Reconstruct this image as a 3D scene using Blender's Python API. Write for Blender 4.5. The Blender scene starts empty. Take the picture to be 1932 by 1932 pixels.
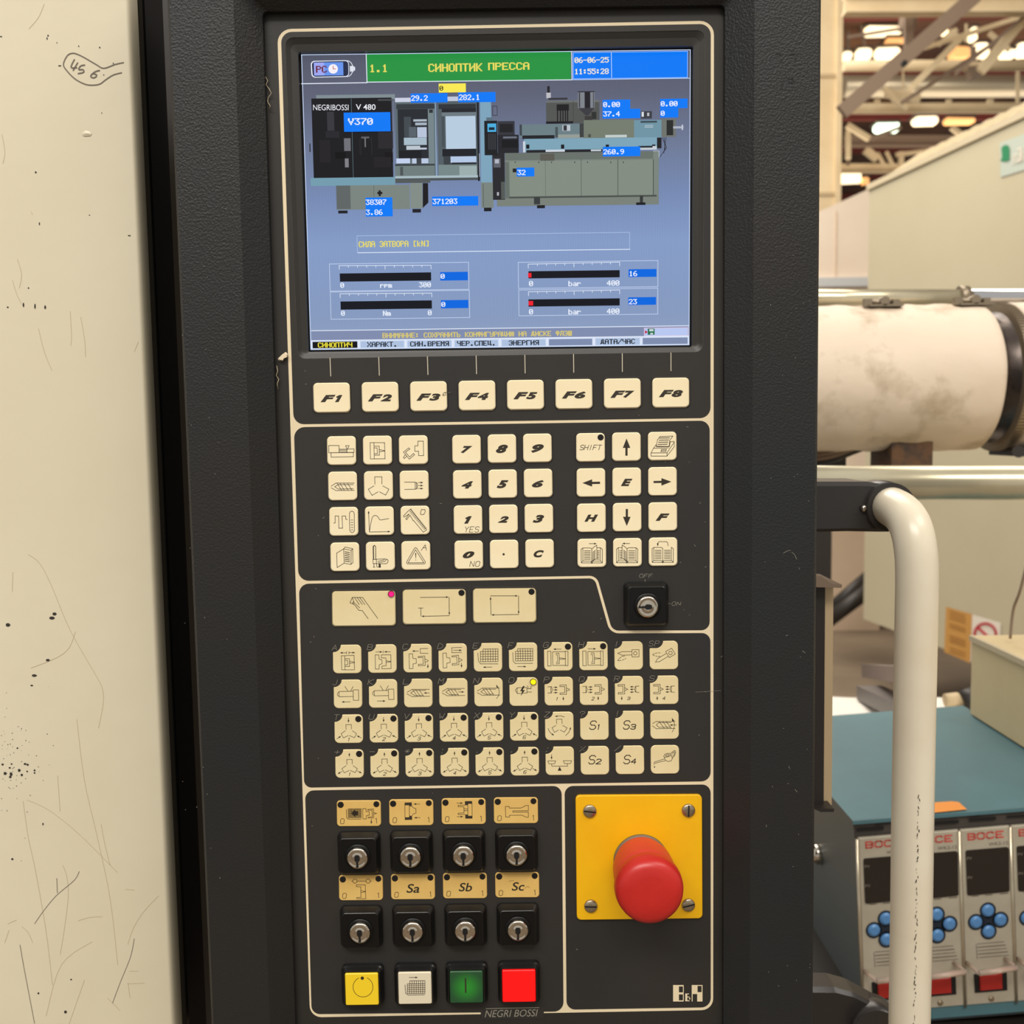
import bpy, math, random
from mathutils import Vector, Matrix, noise
random.seed(7)
SC = bpy.context.scene
COL = SC.collection
# ------------------------------------------------------------------ camera
F = 1932.0
CX = CY = 966.0
EYE = Vector((0.0, -0.552, 1.55))
dn = Vector((353.0, 23400.0, 1932.0)).normalized()        # world down seen by the camera (x right, y down, z forward)
ex = Vector((dn.y, -dn.x, 0)).normalized()                # world +X
ey = ex.cross(dn); ey = ey if ey.z > 0 else -ey            # world +Y (away)
M = Matrix((ex, ey, -dn))                                  # camera ray -> world
right = Vector((ex.x, ey.x, -dn.x)); down = Vector((ex.y, ey.y, -dn.y)); fwd = Vector((ex.z, ey.z, -dn.z))
cam = bpy.data.objects.new('camera', bpy.data.cameras.new('camera'))
COL.objects.link(cam)
rot = Matrix((right, -down, -fwd)).transposed()
cam.matrix_world = Matrix.Translation(EYE) @ rot.to_4x4()
cam.data.sensor_width = 36; cam.data.lens = 36
cam.data.clip_start = 0.02; cam.data.clip_end = 200
cam.data.dof.use_dof = True; cam.data.dof.focus_distance = 0.553; cam.data.dof.aperture_fstop = 15
SC.camera = cam
# ------------------------------------------------------------------ world and lights
SC.view_settings.view_transform = 'Standard'; SC.view_settings.look = 'None'
SC.view_settings.exposure = 0.0; SC.view_settings.gamma = 1.0; SC.view_settings.use_curve_mapping = False
w = bpy.data.worlds.new('hall_daylight'); SC.world = w; w.use_nodes = True
bg = w.node_tree.nodes['Background']; bg.inputs[0].default_value = (1.0, 0.97, 0.91, 1); bg.inputs[1].default_value = 0.52
def area(name, loc, target, size, sy, power, col):
    l = bpy.data.lights.new(name, 'AREA'); l.shape = 'RECTANGLE'; l.size = size; l.size_y = sy; l.energy = power; l.color = col
    o = bpy.data.objects.new(name, l); COL.objects.link(o); o.location = loc
    o.rotation_euler = (Vector(target) - Vector(loc)).to_track_quat('-Z', 'Y').to_euler()
    return o
area('hall_lamp_and_fill', (-1.0, -3.5, 5.2), (0, 0, 1.4), 4, 1.2, 215, (1.0, 0.96, 0.90))
area('hall_lamp_and_fill', (2.5, -1.5, 5.0), (1.0, 1.2, 1.2), 3, 1.0, 75, (1.0, 0.93, 0.84))
area('hall_lamp_and_fill', (5.0, 13.0, 2.6), (5.0, 14, 7.0), 9, 6, 420, (1.0, 0.90, 0.76))  # added upward fill that brightens the far roof steel
area('hall_lamp_and_fill', (0.5, 5.5, 5.6), (2.5, 5.5, 1.0), 8, 3, 430, (1.0, 0.93, 0.83))

# ------------------------------------------------------------------ helpers
def at(u, v, Y=0.0):
    d = M @ Vector(((u-CX)/F, (v-CY)/F, 1.0))
    return EYE + d*((Y-EYE.y)/d.y)
def on_plane(u, v, p0, n):
    d = M @ Vector(((u-CX)/F, (v-CY)/F, 1.0))
    return EYE + d*((p0-EYE).dot(n)/d.dot(n))
def lin(c):
    r = []
    for x in c:
        x = x/255.0
        r.append(x/12.92 if x <= .04045 else ((x+.055)/1.055)**2.4)
    return tuple(r)
def mat(name, rgb, rough=.5, metal=0.0, bump=None, emit=0, var=None, spec=.5, coat=0, trans=0):
    m = bpy.data.materials.new(name); m.use_nodes = True
    nt = m.node_tree; b = nt.nodes['Principled BSDF']; c = lin(rgb)+(1,)
    b.inputs['Base Color'].default_value = c
    b.inputs['Roughness'].default_value = rough; b.inputs['Metallic'].default_value = metal
    b.inputs['Specular IOR Level'].default_value = spec
    b.inputs['Coat Weight'].default_value = coat
    b.inputs['Transmission Weight'].default_value = trans
    if emit:
        b.inputs['Emission Color'].default_value = c; b.inputs['Emission Strength'].default_value = emit
    tc = nt.nodes.new('ShaderNodeTexCoord')
    def ns(scale, detail=3, rough_=.5, stretch=None):
        n = nt.nodes.new('ShaderNodeTexNoise'); n.inputs['Scale'].default_value = scale; n.inputs['Detail'].default_value = detail
        n.inputs['Roughness'].default_value = rough_
        if stretch:
            mp = nt.nodes.new('ShaderNodeMapping'); mp.inputs['Scale'].default_value = stretch
            nt.links.new(tc.outputs['Object'], mp.inputs[0]); nt.links.new(mp.outputs[0], n.inputs['Vector'])
        else: nt.links.new(tc.outputs['Object'], n.inputs['Vector'])
        return n
    if bump:
        n = ns(bump[0], 3); bp = nt.nodes.new('ShaderNodeBump'); bp.inputs['Distance'].default_value = bump[1]
        bp.inputs['Strength'].default_value = bump[2] if len(bump) > 2 else 1
        nt.links.new(n.outputs['Fac'], bp.inputs['Height']); nt.links.new(bp.outputs[0], b.inputs['Normal'])
    if var:      # (scale, second colour, low, high[, stretch])
        n = ns(var[0], 5, .6, var[4] if len(var) > 4 else None); r = nt.nodes.new('ShaderNodeValToRGB')
        r.color_ramp.elements[0].position = var[2]; r.color_ramp.elements[1].position = var[3]
        r.color_ramp.elements[0].color = lin(var[1])+(1,); r.color_ramp.elements[1].color = c
        nt.links.new(n.outputs['Fac'], r.inputs[0]); nt.links.new(r.outputs[0], b.inputs['Base Color'])
    return m
W = {}
class MB:
    def __init__(s): s.v = []; s.f = []; s.mi = []; s.c = []; s.sm = []
    def face(s, pts, mi=0, col=None, smooth=False):
        n = len(s.v); s.v += [Vector(p) for p in pts]; s.f.append(tuple(range(n, n+len(pts)))); s.mi.append(mi); s.c.append(col); s.sm.append(smooth)
    def mesh(s, verts, faces, mi=0, smooth=False, col=None):
        n = len(s.v); s.v += [Vector(p) for p in verts]
        for f in faces: s.f.append(tuple(i+n for i in f)); s.mi.append(mi); s.c.append(col); s.sm.append(smooth)
    def loops(s, L, mi=0, smooth=False, cap0=False, cap1=False, closed=True):
        k = len(L[0]); n = len(s.v)
        for l in L: s.v += [Vector(p) for p in l]
        for a in range(len(L)-1):
            for i in range(k if closed else k-1):
                j = (i+1) % k
                s.f.append((n+a*k+i, n+a*k+j, n+(a+1)*k+j, n+(a+1)*k+i)); s.mi.append(mi); s.c.append(None); s.sm.append(smooth)
        if cap0: s.f.append(tuple(n+i for i in reversed(range(k)))); s.mi.append(mi); s.c.append(None); s.sm.append(False)
        if cap1: s.f.append(tuple(n+(len(L)-1)*k+i for i in range(k))); s.mi.append(mi); s.c.append(None); s.sm.append(False)
    def box(s, a, b, mi=0):
        x0, y0, z0 = a; x1, y1, z1 = b
        V = [(x0,y0,z0),(x1,y0,z0),(x1,y1,z0),(x0,y1,z0),(x0,y0,z1),(x1,y0,z1),(x1,y1,z1),(x0,y1,z1)]
        s.mesh(V, [(0,3,2,1),(4,5,6,7),(0,1,5,4),(1,2,6,5),(2,3,7,6),(3,0,4,7)], mi)
    def beam(s, a, b, w_, h, mi=0, up=(0,0,1)):
        a = Vector(a); b = Vector(b); d = (b-a).normalized(); u = Vector(up); u = (u-d*u.dot(d)).normalized(); r = d.cross(u)
        L = [[p+r*x*w_/2+u*y*h/2 for x, y in ((-1,-1),(1,-1),(1,1),(-1,1))] for p in (a, b)]
        s.loops(L, mi, cap0=True, cap1=True)
    def tube(s, path, r, n=12, mi=0, smooth=True, caps=True):
        path = [Vector(p) for p in path]; L = []; u = None
        for i, p in enumerate(path):
            d = (path[min(i+1, len(path)-1)]-path[max(i-1, 0)]).normalized()
            if u is None: u = d.orthogonal().normalized()
            u = (u-d*u.dot(d)).normalized(); w2 = d.cross(u); rr = r[i] if isinstance(r, (list, tuple)) else r
            L.append([p+(u*math.cos(t)+w2*math.sin(t))*rr for t in [2*math.pi*k/n for k in range(n)]])
        s.loops(L, mi, smooth, caps, caps)
    def lathe(s, c, axis, prof, n=32, mi=0, smooth=True, cap=True):   # prof: (radius, distance along axis)
        c = Vector(c); axis = Vector(axis).normalized(); u = axis.orthogonal().normalized(); v = axis.cross(u)
        L = [[c+axis*h+(u*math.cos(2*math.pi*k/n)+v*math.sin(2*math.pi*k/n))*r for k in range(n)] for r, h in prof]
        s.loops(L, mi, smooth, cap, cap)
    def build(s, name, mats, parent=None, label=None, kind=None, org=None):
        if not isinstance(mats, (list, tuple)): mats = [mats]
        lo = Vector([min(v[i] for v in s.v) for i in range(3)]); hi = Vector([max(v[i] for v in s.v) for i in range(3)])
        o_ = Vector(org) if org is not None else (lo+hi)/2
        me = bpy.data.meshes.new(name); me.from_pydata([v-o_ for v in s.v], [], s.f)
        for m in mats: me.materials.append(m)
        me.polygons.foreach_set('material_index', s.mi); me.polygons.foreach_set('use_smooth', s.sm)
        if any(c is not None for c in s.c):
            ca = me.color_attributes.new('ink', 'FLOAT_COLOR', 'CORNER'); k = 0
            for pi, f in enumerate(s.f):
                c = lin(s.c[pi] or (0,0,0))+(1,)
                for _ in f: ca.data[k].color = c; k += 1
        me.update()
        o = bpy.data.objects.new(name, me); COL.objects.link(o)
        if parent: o.parent = parent; o.location = o_-W[parent.name]
        else: o.location = o_
        W[o.name] = o_
        if label: o['label'] = label
        if kind: o['kind'] = kind
        return o
def thing(name, label, cat, loc, group=None):
    o = bpy.data.objects.new(name, None); COL.objects.link(o); o.location = loc; o.empty_display_size = .05
    o['label'] = label; o['category'] = cat
    if group: o['group'] = group
    W[o.name] = Vector(loc); return o
def tag(o, label, cat, group=None):
    o['label'] = label; o['category'] = cat
    if group: o['group'] = group
    return o
def rpoly(pts, r, n=5):
    out = []; k = len(pts)
    for i in range(k):
        p = Vector(pts[i]); a = Vector(pts[i-1]); b = Vector(pts[(i+1) % k]); rr = r[i] if isinstance(r, (list, tuple)) else r
        if rr <= 0: out += [tuple(p)]*1; continue
        da = (a-p).normalized(); db = (b-p).normalized(); ang = da.angle(db); t = rr/math.tan(ang/2)
        t = min(t, (a-p).length*.49, (b-p).length*.49); rr2 = t*math.tan(ang/2)
        c = p+(da+db).normalized()*(rr2/math.sin(ang/2)); s0 = p+da*t-c; s1 = p+db*t-c
        tot = math.atan2(s0.x*s1.y-s0.y*s1.x, s0.dot(s1))
        for q in range(n+1):
            g = tot*q/n; out.append((c.x+s0.x*math.cos(g)-s0.y*math.sin(g), c.y+s0.x*math.sin(g)+s0.y*math.cos(g)))
    return out
def rrect(x0, y0, x1, y1, r, lean=0, rise=0, n=5):
    # photo rectangle; rise: the right side sits higher, lean: the bottom sits further right
    return rpoly([(x0, y0), (x1, y0-rise), (x1+lean, y1-rise), (x0+lean, y1)], r, n)
def w3(P, Y): return [at(x, y, Y) for x, y in P]
def inset(L, d):
    c = sum(L, Vector())/len(L); out = []
    hx = max(p.x for p in L)-c.x; hz = max(p.z for p in L)-c.z
    return [Vector((c.x+(p.x-c.x)*(1-d/hx), p.y, c.z+(p.z-c.z)*(1-d/hz))) for p in L]
def shiftY(L, y): return [Vector((p.x, y, p.z)) for p in L]
def slab(mb, P, Yf, Yb, bev=0.0, mi=0):      # plate with its front outline on the plane Yf
    L = w3(P, Yf)
    if bev: mb.loops([shiftY(L, Yb), shiftY(L, Yf+bev), inset(shiftY(L, Yf), bev)], mi, cap1=True)
    else: mb.loops([shiftY(L, Yb), L], mi, cap1=True)
def smoothp(P, n=4):
    out = []
    for i in range(len(P)-1):
        p0 = P[max(i-1, 0)]; p1 = P[i]; p2 = P[i+1]; p3 = P[min(i+2, len(P)-1)]
        for k in range(n):
            t = k/n; out.append(.5*((2*p1)+(p2-p0)*t+(2*p0-5*p1+4*p2-p3)*t*t+(3*p1-p0-3*p2+p3)*t**3))
    return out+[P[-1]]
# --- flat print
class Ink:
    def __init__(s, Y, T=None, wd=.95, plane=None):
        s.Y = Y; s.T = T or (lambda x, y: (x, y)); s.wd = wd; s.mb = MB(); s.plane = plane
    def P(s, x, y):
        u, v = s.T(x, y)
        return on_plane(u, v, *s.plane) if s.plane else at(u, v, s.Y)
    def seg(s, p, q, wd):
        p = Vector(p); q = Vector(q); d = q-p
        if d.length < 1e-6: return
        d.normalize(); n = Vector((-d.y, d.x))*wd/2; e = d*wd*(.02 if getattr(s, 'smooth', 0) else .42)
        s.mb.face([s.raw(*(p-e+n)), s.raw(*(q+e+n)), s.raw(*(q+e-n)), s.raw(*(p-e-n))])
    def raw(s, u, v): return on_plane(u, v, *s.plane) if s.plane else at(u, v, s.Y)
    def line(s, pts, closed=False, wd=None):
        if getattr(s, 'smooth', 0) and len(pts) > 2 and not closed: pts = [tuple(p)[:2] for p in smoothp([Vector((x, y, 0)) for x, y in pts], 5)]
        q = [s.T(*p) for p in pts]; wd = wd or s.wd
        if closed: q.append(q[0])
        for a, b in zip(q, q[1:]): s.seg(a, b, wd)
    def fill(s, pts): s.mb.face([s.P(*p) for p in pts])
    def circ(s, x, y, r, fill=False, n=20, wd=None, a0=0, a1=360):
        pts = [(x+r*math.cos(math.radians(a0+(a1-a0)*k/n)), y+r*math.sin(math.radians(a0+(a1-a0)*k/n))) for k in range(n+(0 if a1-a0 == 360 else 1))]
        if fill: s.fill(pts)
        else: s.line(pts, a1-a0 == 360, wd)
    def arrow(s, p, q, head=None, wd=None):
        a = Vector(s.T(*p)); b = Vector(s.T(*q)); d = (b-a).normalized(); h = head or 5.0; h = min(h, (b-a).length*.75); n = Vector((-d.y, d.x))*h*.34
        s.seg(a, b-d*h*.8, wd or s.wd); m = b-d*h
        s.mb.face([s.raw(*b), s.raw(*(m+n)), s.raw(*(m-n))])
    def go(s, txt, dx=0, dy=0, fn=None):
        g = fn or (lambda x, y: (x+dx, y+dy))
        for t in txt.split(';'):
            t = t.strip()
            if not t: continue
            k = t[0] if t[0] in '>#@o' else ''
            nums = [tuple(float(z) for z in c.split(',')) for c in t[len(k):].split()]
            if k == 'o': x, y = g(*nums[0][:2]); s.circ(x, y, nums[0][2])
            elif k == '>': s.arrow(g(*nums[0]), g(*nums[1]))
            elif k == '#': s.fill([g(*p) for p in nums])
            else: s.line([g(*p) for p in nums], k == '@')
    def grid(s, x0, y0, x1, y1, nx, ny, rise=0):
        for i in range(nx+1): x = x0+(x1-x0)*i/nx; s.line([(x, y0-rise*i/nx), (x, y1-rise*i/nx)])
        for j in range(ny+1): y = y0+(y1-y0)*j/ny; s.line([(x0, y), (x1, y-rise)])
    def text(s, txt, x0, y0, x1, y1, wd=None, ital=.25, gap=1.6):
        n = len(txt); tot = n*4+(n-1)*gap; H = y1-y0; sh = ital*H; sx = (x1-x0-sh)/tot
        for i, ch in enumerate(txt):
            for st in STROKE.get(ch, '').split('|'):
                pts = [(x0+(i*(4+gap)+int(c[0]))*sx+sh*int(c[1])/6, y1-H*int(c[1])/6) for c in st.split()]
                if pts: s.line(pts, wd=wd)
    def font(s, txt, x0, y0, x1, y1, shear=0.0, bold=0.0, rise=0):
        if txt == '1': vs, fs = [(0, 0), (.48, 0), (1, 1), (.62, 1), (.16, .76), (.24, .58), (.40, .62)], [tuple(range(7))]
        else: vs, fs = font_mesh(txt, shear, bold)
        s.mb.mesh([s.P(x0+(x1-x0)*a, y1-(y1-y0)*b-rise*a) for a, b in vs], fs)
_fc = {}
def font_mesh(txt, shear, bold):
    k = (txt, shear, bold)
    if k in _fc: return _fc[k]
    c = bpy.data.curves.new('legend_text', 'FONT'); c.body = txt; c.shear = shear; c.offset = bold; c.resolution_u = 4
    o = bpy.data.objects.new('legend_text', c); COL.objects.link(o); bpy.context.view_layer.update()
    me = o.evaluated_get(bpy.context.evaluated_depsgraph_get()).to_mesh()
    vs = [(v.co.x, v.co.y) for v in me.vertices]; fs = [tuple(p.vertices) for p in me.polygons]
    bpy.data.objects.remove(o); bpy.data.curves.remove(c)
    x0 = min(v[0] for v in vs); x1 = max(v[0] for v in vs); y0 = min(v[1] for v in vs); y1 = max(v[1] for v in vs)
    _fc[k] = ([((x-x0)/(x1-x0), (y-y0)/(y1-y0)) for x, y in vs], fs); return _fc[k]
STROKE = {'A':"00 26 40|12 32",'B':"00 06 36 45 44 33 03|33 42 41 30 00",'C':"45 36 16 05 01 10 30 41",'D':"00 06 26 44 42 20 00",'E':"40 00 06 46|03 33",'F':"00 06 46|03 33",'G':"45 36 16 05 01 10 30 41 43 23",'H':"00 06|40 46|03 43",'I':"20 26",'J':"01 10 20 31 36",'K':"00 06|46 03 40",'L':"06 00 40",'M':"00 06 23 46 40",'N':"00 06 40 46",'O':"10 01 05 16 36 45 41 30 10",'P':"00 06 36 45 44 33 03",'Q':"10 01 05 16 36 45 41 30 10|22 40",'R':"00 06 36 45 44 33 03|23 40",'S':"01 10 30 41 42 33 13 04 05 16 36 45",'T':"20 26|06 46",'U':"06 01 10 30 41 46",'V':"06 20 46",'W':"06 10 23 30 46",'X':"00 46|06 40",'Y':"06 23 46|23 20",'Z':"06 46 00 40",
'0':"10 01 05 16 36 45 41 30 10",'1':"15 26 20",'2':"05 16 36 45 44 00 40",'3':"05 16 36 45 44 33 42 41 30 10 01|13 33",'4':"30 36 02 42",'5':"46 06 03 33 42 41 30 10 01",'6':"45 36 16 05 01 10 30 41 42 33 03",'7':"06 46 10",'8':"13 04 05 16 36 45 44 33 13 02 01 10 30 41 42 33",'9':"01 10 30 41 45 36 16 05 04 13 43",
'?':"04 05 16 36 45 44 23 22|21 20",'!':"26 22|21 20",'+':"03 43|25 21",'-':"03 43",'*':"03 43|15 31|35 11",'%':"00 46|05 15|31 41",'/':"00 46",':':"24 25|20 21",'.':"20 21",';':"24 25|21 10",',':"21 10"}
PIX = {'0':'0E11131519110E','1':'040C040404040E','2':'0E11010204081F','3':'1F02040201110E','4':'02060A121F0202','5':'1F101E0101110E','6':'0608101E11110E','7':'1F010204080808','8':'0E11110E11110E','9':'0E11110F01020C','.':'00000000000C0C','-':'0000001F000000',':':'000C0C000C0C00','/':'01010204081010','[':'0E08080808080E',']':'0E02020202020E',
'А':'0E11111F111111','В':'1E11111E11111E','Г':'1F101010101010','Д':'060A0A0A0A1F11','Е':'1F10101E10101F','И':'11111315191111','К':'11121418141211','Л':'0F090909091911','М':'111B1515111111','Н':'1111111F111111','О':'0E11111111110E','П':'1F111111111111','Р':'1E11111E101010','С':'0E11101010110E','Т':'1F040404040404','У':'1111110F01110E','Ф':'0E1515150E0404','Х':'11110A040A1111','Ц':'12121212121F01','Ч':'1111110F010101','Ш':'1515151515151F','Ь':'1010101E11111E','Э':'0E11010701110E','Ю':'1215151D151512','Я':'0F11110F050911','N':'11191915131311','k':'10101214181412','r':'00001619101010','p':'00001E111E1010','m':'00001A15151515','b':'10101E1111111E','a':'00000E010F110F','V':'1111110A0A0404','P':'1E11111E101010','C':'0E11101010110E'}
# ------------------------------------------------------------------ materials
m_housing = mat('grained_black_plastic', (31, 33, 34), .45, bump=(880, .0005, .8), var=(9, (35, 33, 31), .35, .65), spec=.38)
_nt = m_housing.node_tree; _bp = [n for n in _nt.nodes if n.type == 'BUMP'][0]; _tc = [n for n in _nt.nodes if n.type == 'TEX_COORD'][0]   # softer light and focus put into the moulded grain: weaker bump lower down
_sx = _nt.nodes.new('ShaderNodeSeparateXYZ'); _nt.links.new(_tc.outputs['Object'], _sx.inputs[0]); _mr = _nt.nodes.new('ShaderNodeMapRange')
for _k, _v in (('From Min', -.15), ('From Max', .3), ('To Min', .3), ('To Max', .95)): _mr.inputs[_k].default_value = _v
_nt.links.new(_sx.outputs['Z'], _mr.inputs[0]); _nt.links.new(_mr.outputs[0], _bp.inputs['Strength'])
m_plate = mat('dark_membrane', (42, 40, 37), .4, bump=(900, .00004, .5), var=(14, (47, 43, 38), .35, .65), spec=.4)
m_plate2 = mat('dark_membrane_section', (44, 43, 42), .4, bump=(900, .00004, .5), var=(14, (49, 45, 40), .35, .65), spec=.4)
m_cream = mat('cream_print', (232, 214, 178), .45)
m_key = mat('cream_key', (248, 234, 198), .38, var=(35, (244, 226, 184), .3, .7))
m_key2 = mat('straw_key', (232, 217, 172), .4, var=(35, (226, 205, 154), .3, .7))
m_tagp = mat('ochre_label', (226, 190, 112), .42, var=(40, (216, 174, 96), .3, .7))
m_ink = mat('brown_ink', (48, 40, 28), .5)
m_inkg = mat('faint_grey_ink', (142, 136, 122), .5)
m_line = mat('pale_print', (205, 195, 172), .5)
m_rim = mat('key_rim', (52, 48, 44), .25)
m_led = mat('dark_led', (30, 26, 24), .5, spec=.25)
m_pink = mat('lit_pink_led', (250, 10, 110), .2, emit=.8)
m_yled = mat('lit_yellow_led', (255, 225, 10), .2, emit=.8)
m_gloss = mat('gloss_black_plastic', (20, 19, 18), .3, spec=.6)
m_gloss2 = mat('black_switch_face', (12, 11, 10), .35, spec=.3)
m_chrome = mat('nickel', (215, 205, 190), .13, 1.0)
m_black = mat('black_hole', (6, 5, 5), .6)
m_yplate = mat('yellow_plate', (246, 190, 0), .42, var=(22, (236, 174, 4), .25, .7))
m_red = mat('faded_red_plastic', (208, 60, 48), .42, var=(60, (194, 50, 40), .3, .7))
m_red2 = mat('red_cap', (198, 40, 34), .36, var=(60, (184, 32, 26), .3, .75))
m_greyring = mat('grey_collar', (112, 100, 84), .5)
m_screw = mat('zinc_screw', (176, 162, 138), .3, .9, bump=(700, .0003, .5))
m_cab = mat('cream_paint', (224, 214, 188), .42, bump=(60, .0004, .4), var=(4, (215, 204, 175), .3, .7))
m_scr = mat('scratch', (198, 182, 148), .6)
m_scrd = mat('dark_chip', (48, 42, 36), .6)
m_mark = mat('marker_pen', (112, 102, 88), .6)
m_rub = mat('black_rubber', (14, 13, 12), .22)
m_back = mat('dark_brown_metal', (42, 36, 32), .5)
m_white = mat('ivory_paint', (232, 222, 200), .28, var=(12, (222, 208, 182), .3, .7))
m_chipw = mat('pale_flake', (230, 212, 180), .7)

# ================================================================== CONTROL CONSOLE
con = thing('control_console', 'tall black machine control console with lit display, cream keys and red stop button', 'control panel', (0, .03, 1.0))
def edge(x0, x1, y): return x0+(x1-x0)*y/1932.0
def ring4(xl, xr, yt, yb, Y, cut=0, sl=-.0145):
    # four-sided loop with cut corners: xl, xr are (x at y=0, x at y=1932)
    P = [(edge(*xl, yt)+0, yt), (edge(*xr, yt), yt+(edge(*xr, yt)-edge(*xl, yt))*sl),
         (edge(*xr, yb), yb+(edge(*xr, yb)-edge(*xl, yb))*sl), (edge(*xl, yb), yb)]
    return w3(rpoly(P, max(cut, .5), 3), Y)
mb = MB()
b0 = ring4((316, 399.5), (1549, 1533), -150, 2080, -.0125, 6)
L = [shiftY(b0, .10), b0, inset(shiftY(b0, -.014), .0015)]
L += [ring4((440, 509), (1424, 1414), -34, 2010, -.014, 10), ring4((494, 557), (1368, 1365), 21.5, 1962, -.004, 9)]
L.append(shiftY(ring4((494, 557), (1368, 1365), 21.5, 1962, -.004, 9), .0012))
mb.loops(L, cap0=True)
mb.build('housing', m_housing, con, 'black plastic housing with a leather-grain surface')
ik = Ink(-.0142, wd=1.4); ik.go('1466,101 1472,103 1476,104;1474,116 1476,117;1489,103 1497,101 1504,103;1500,108 1502,113;1475,165 1476,155 1480,147 1485,145;@1488,149 1495,148 1499,154 1494,157 1489,154')
ik.mb.build('dark_smudge', m_black, con, 'dark smudges on the right face', kind='stuff')
ik = Ink(-.0142, wd=.7); random.seed(5)
ik.go('1478,1044 1484,1040 1491,1038;1494,1042 1499,1046 1503,1055;1514,1228 1519,1232;1483,1200 1486,1198;1500,1490 1504,1494;1488,1446 1490,1450')
for k in range(60): u = random.choice((random.uniform(345, 430), random.uniform(1440, 1530))); v = random.uniform(20, 1900); a = random.uniform(0, 3); l = random.uniform(.6, 2.4); ik.line([(u, v), (u+l*math.cos(a), v+l*math.sin(a))])
ik.mb.build('dust_specks', m_inkg, con, kind='stuff')
# face plate with the display opening; outline loops share one vertex count
def disp(x0, y0, x1, y1, x2, x3, y2, r, Y):   # TL, TR, BR, BL
    return w3(rpoly([(x0, y0), (x1, y1), (x2, y2), (x3, y2+ (y0-y1)*.72)], r, 6), Y)
def outl(P, r, Y): return w3(rpoly(P, r, 6), Y)
plate = outl([(488, 10), (1376, -4), (1372, 1975), (552, 1985)], 6, 0)
d0 = [(538, 71), (1330, 57), (1326, 664), (562, 677)]
d1 = [(548, 84), (1319, 71), (1317, 655), (570, 668)]
d2 = [(562, 98), (1308, 86), (1306, 654), (581, 664)]
D0 = outl(d0, 15, 0); D1 = outl(d1, 10, .0012); D2 = outl(d2, 4, .0016)
mb = MB()
mb.loops([shiftY(plate, .0035), plate, D0])
mb.loops([D0, D1, D2, shiftY(D2, .0075)])
plate_o = mb.build('face_plate', m_plate, con, 'smooth dark membrane plate')
bord = [(523, 55), (1347, 39), (1345.5, 1905.5), (585, 1919.5)]
mb = MB()
Ds = shiftY(D0, -.00012); Bd = outl(bord, [26, 26, 22, 22], -.00012)
mb.loops([shiftY(Bd, .0), Bd, Ds], 0)
mb.build('border_line', m_cream, plate_o, 'cream border lines printed round each key field')
mb = MB(); YS = -.00022
mb.loops([outl([(530, 60.5), (1341, 45), (1340.5, 788.5), (554, 800.5)], [20, 20, 20, 20], YS), shiftY(D0, YS)])
mb.build('key_field', m_plate2, plate_o)
FLD = [([(554.5, 806), (1339, 793.5), (1339, 1189), (1155, 1189.7), (1125.8, 1086), (563, 1096)], [20, 18, 16, 16, 18, 20]),
       ([(564, 1101.6), (1122, 1091), (1151, 1195), (1340.4, 1194.3), (1340.8, 1474), (574, 1486)], [18, 14, 22, 16, 18, 14]),
       ([(575.5, 1491.5), (1059.6, 1482.7), (1063.2, 1908.5), (588, 1913.5)], [16, 16, 18, 16]),
       ([(1065.2, 1483), (1340.8, 1480), (1341, 1900.5), (1069, 1905)], [16, 16, 18, 16])]
for P, r in FLD:
    mb = MB(); mb.face(w3(rpoly(P, r, 6), YS)); mb.build('key_field', m_plate2, plate_o)
mb = MB(); mb.face(w3([(907, 1900), (1026, 1898), (1026, 1922), (907, 1924)], -.0003)); mb.build('border_gap', m_plate2, plate_o)
ik = Ink(-.0004, wd=1.0); ik.line([(917, 1903), (1017, 1901)], wd=1.2); ik.font('NEGRI BOSSI', 914.5, 1906, 1015, 1919.5, shear=.25, rise=2)
ik.mb.build('maker_name', m_inkg, plate_o, 'small grey italic maker name')
ik = Ink(-.0004)
B_ = lambda a, b, c, d: ik.fill([(1050+a/4.183, 1470+b/4.183), (1050+c/4.183, 1470+b/4.183), (1050+c/4.183, 1470+d/4.183), (1050+a/4.183, 1470+d/4.183)])
for q in ((920,1625,966,1755),(966,1625,1003,1636),(966,1683,1003,1699),(966,1746,1003,1755),(998,1636,1004,1683),(998,1699,1004,1746),
          (1016,1692,1032,1753),(1032,1692,1046,1698),(1032,1716,1050,1722),(1032,1746,1050,1753),(1046,1726,1056,1738),
          (1067,1625,1113,1696),(1113,1625,1152,1632),(1145,1632,1152,1682),(1113,1681,1152,1696),(1067,1696,1074,1755),(1110,1696,1152,1755)): B_(*q)
ik.mb.build('corner_logo', m_cream, plate_o, 'small cream block-letter logo')
mb = MB()
for i in range(8):
    x = 622.6+91.9*i; k = Ink(-.0004); k.line([(x, 675.7-1.41*i), (x+1.4-.2*i, 709.5-1.44*i)], wd=1.5); k.mb.build('pointer_line', m_line, plate_o)
# printed words on the plate
ik = Ink(-.0004, wd=.8)
def Z(ox, oy, s): return lambda x, y: (ox+x/s, oy+y/s)
z7b = Z(1080, 1060, 6.44)
ik.T = z7b; ik.text('OFF', 810, 148, 975, 193, ital=.25); ik.text('ON', 1205, 487, 1320, 530); ik.line([(883, 213), (883, 240)]); ik.line([(1160, 508), (1190, 508)])
ik.mb.build('switch_marking', m_inkg, plate_o)
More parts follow.
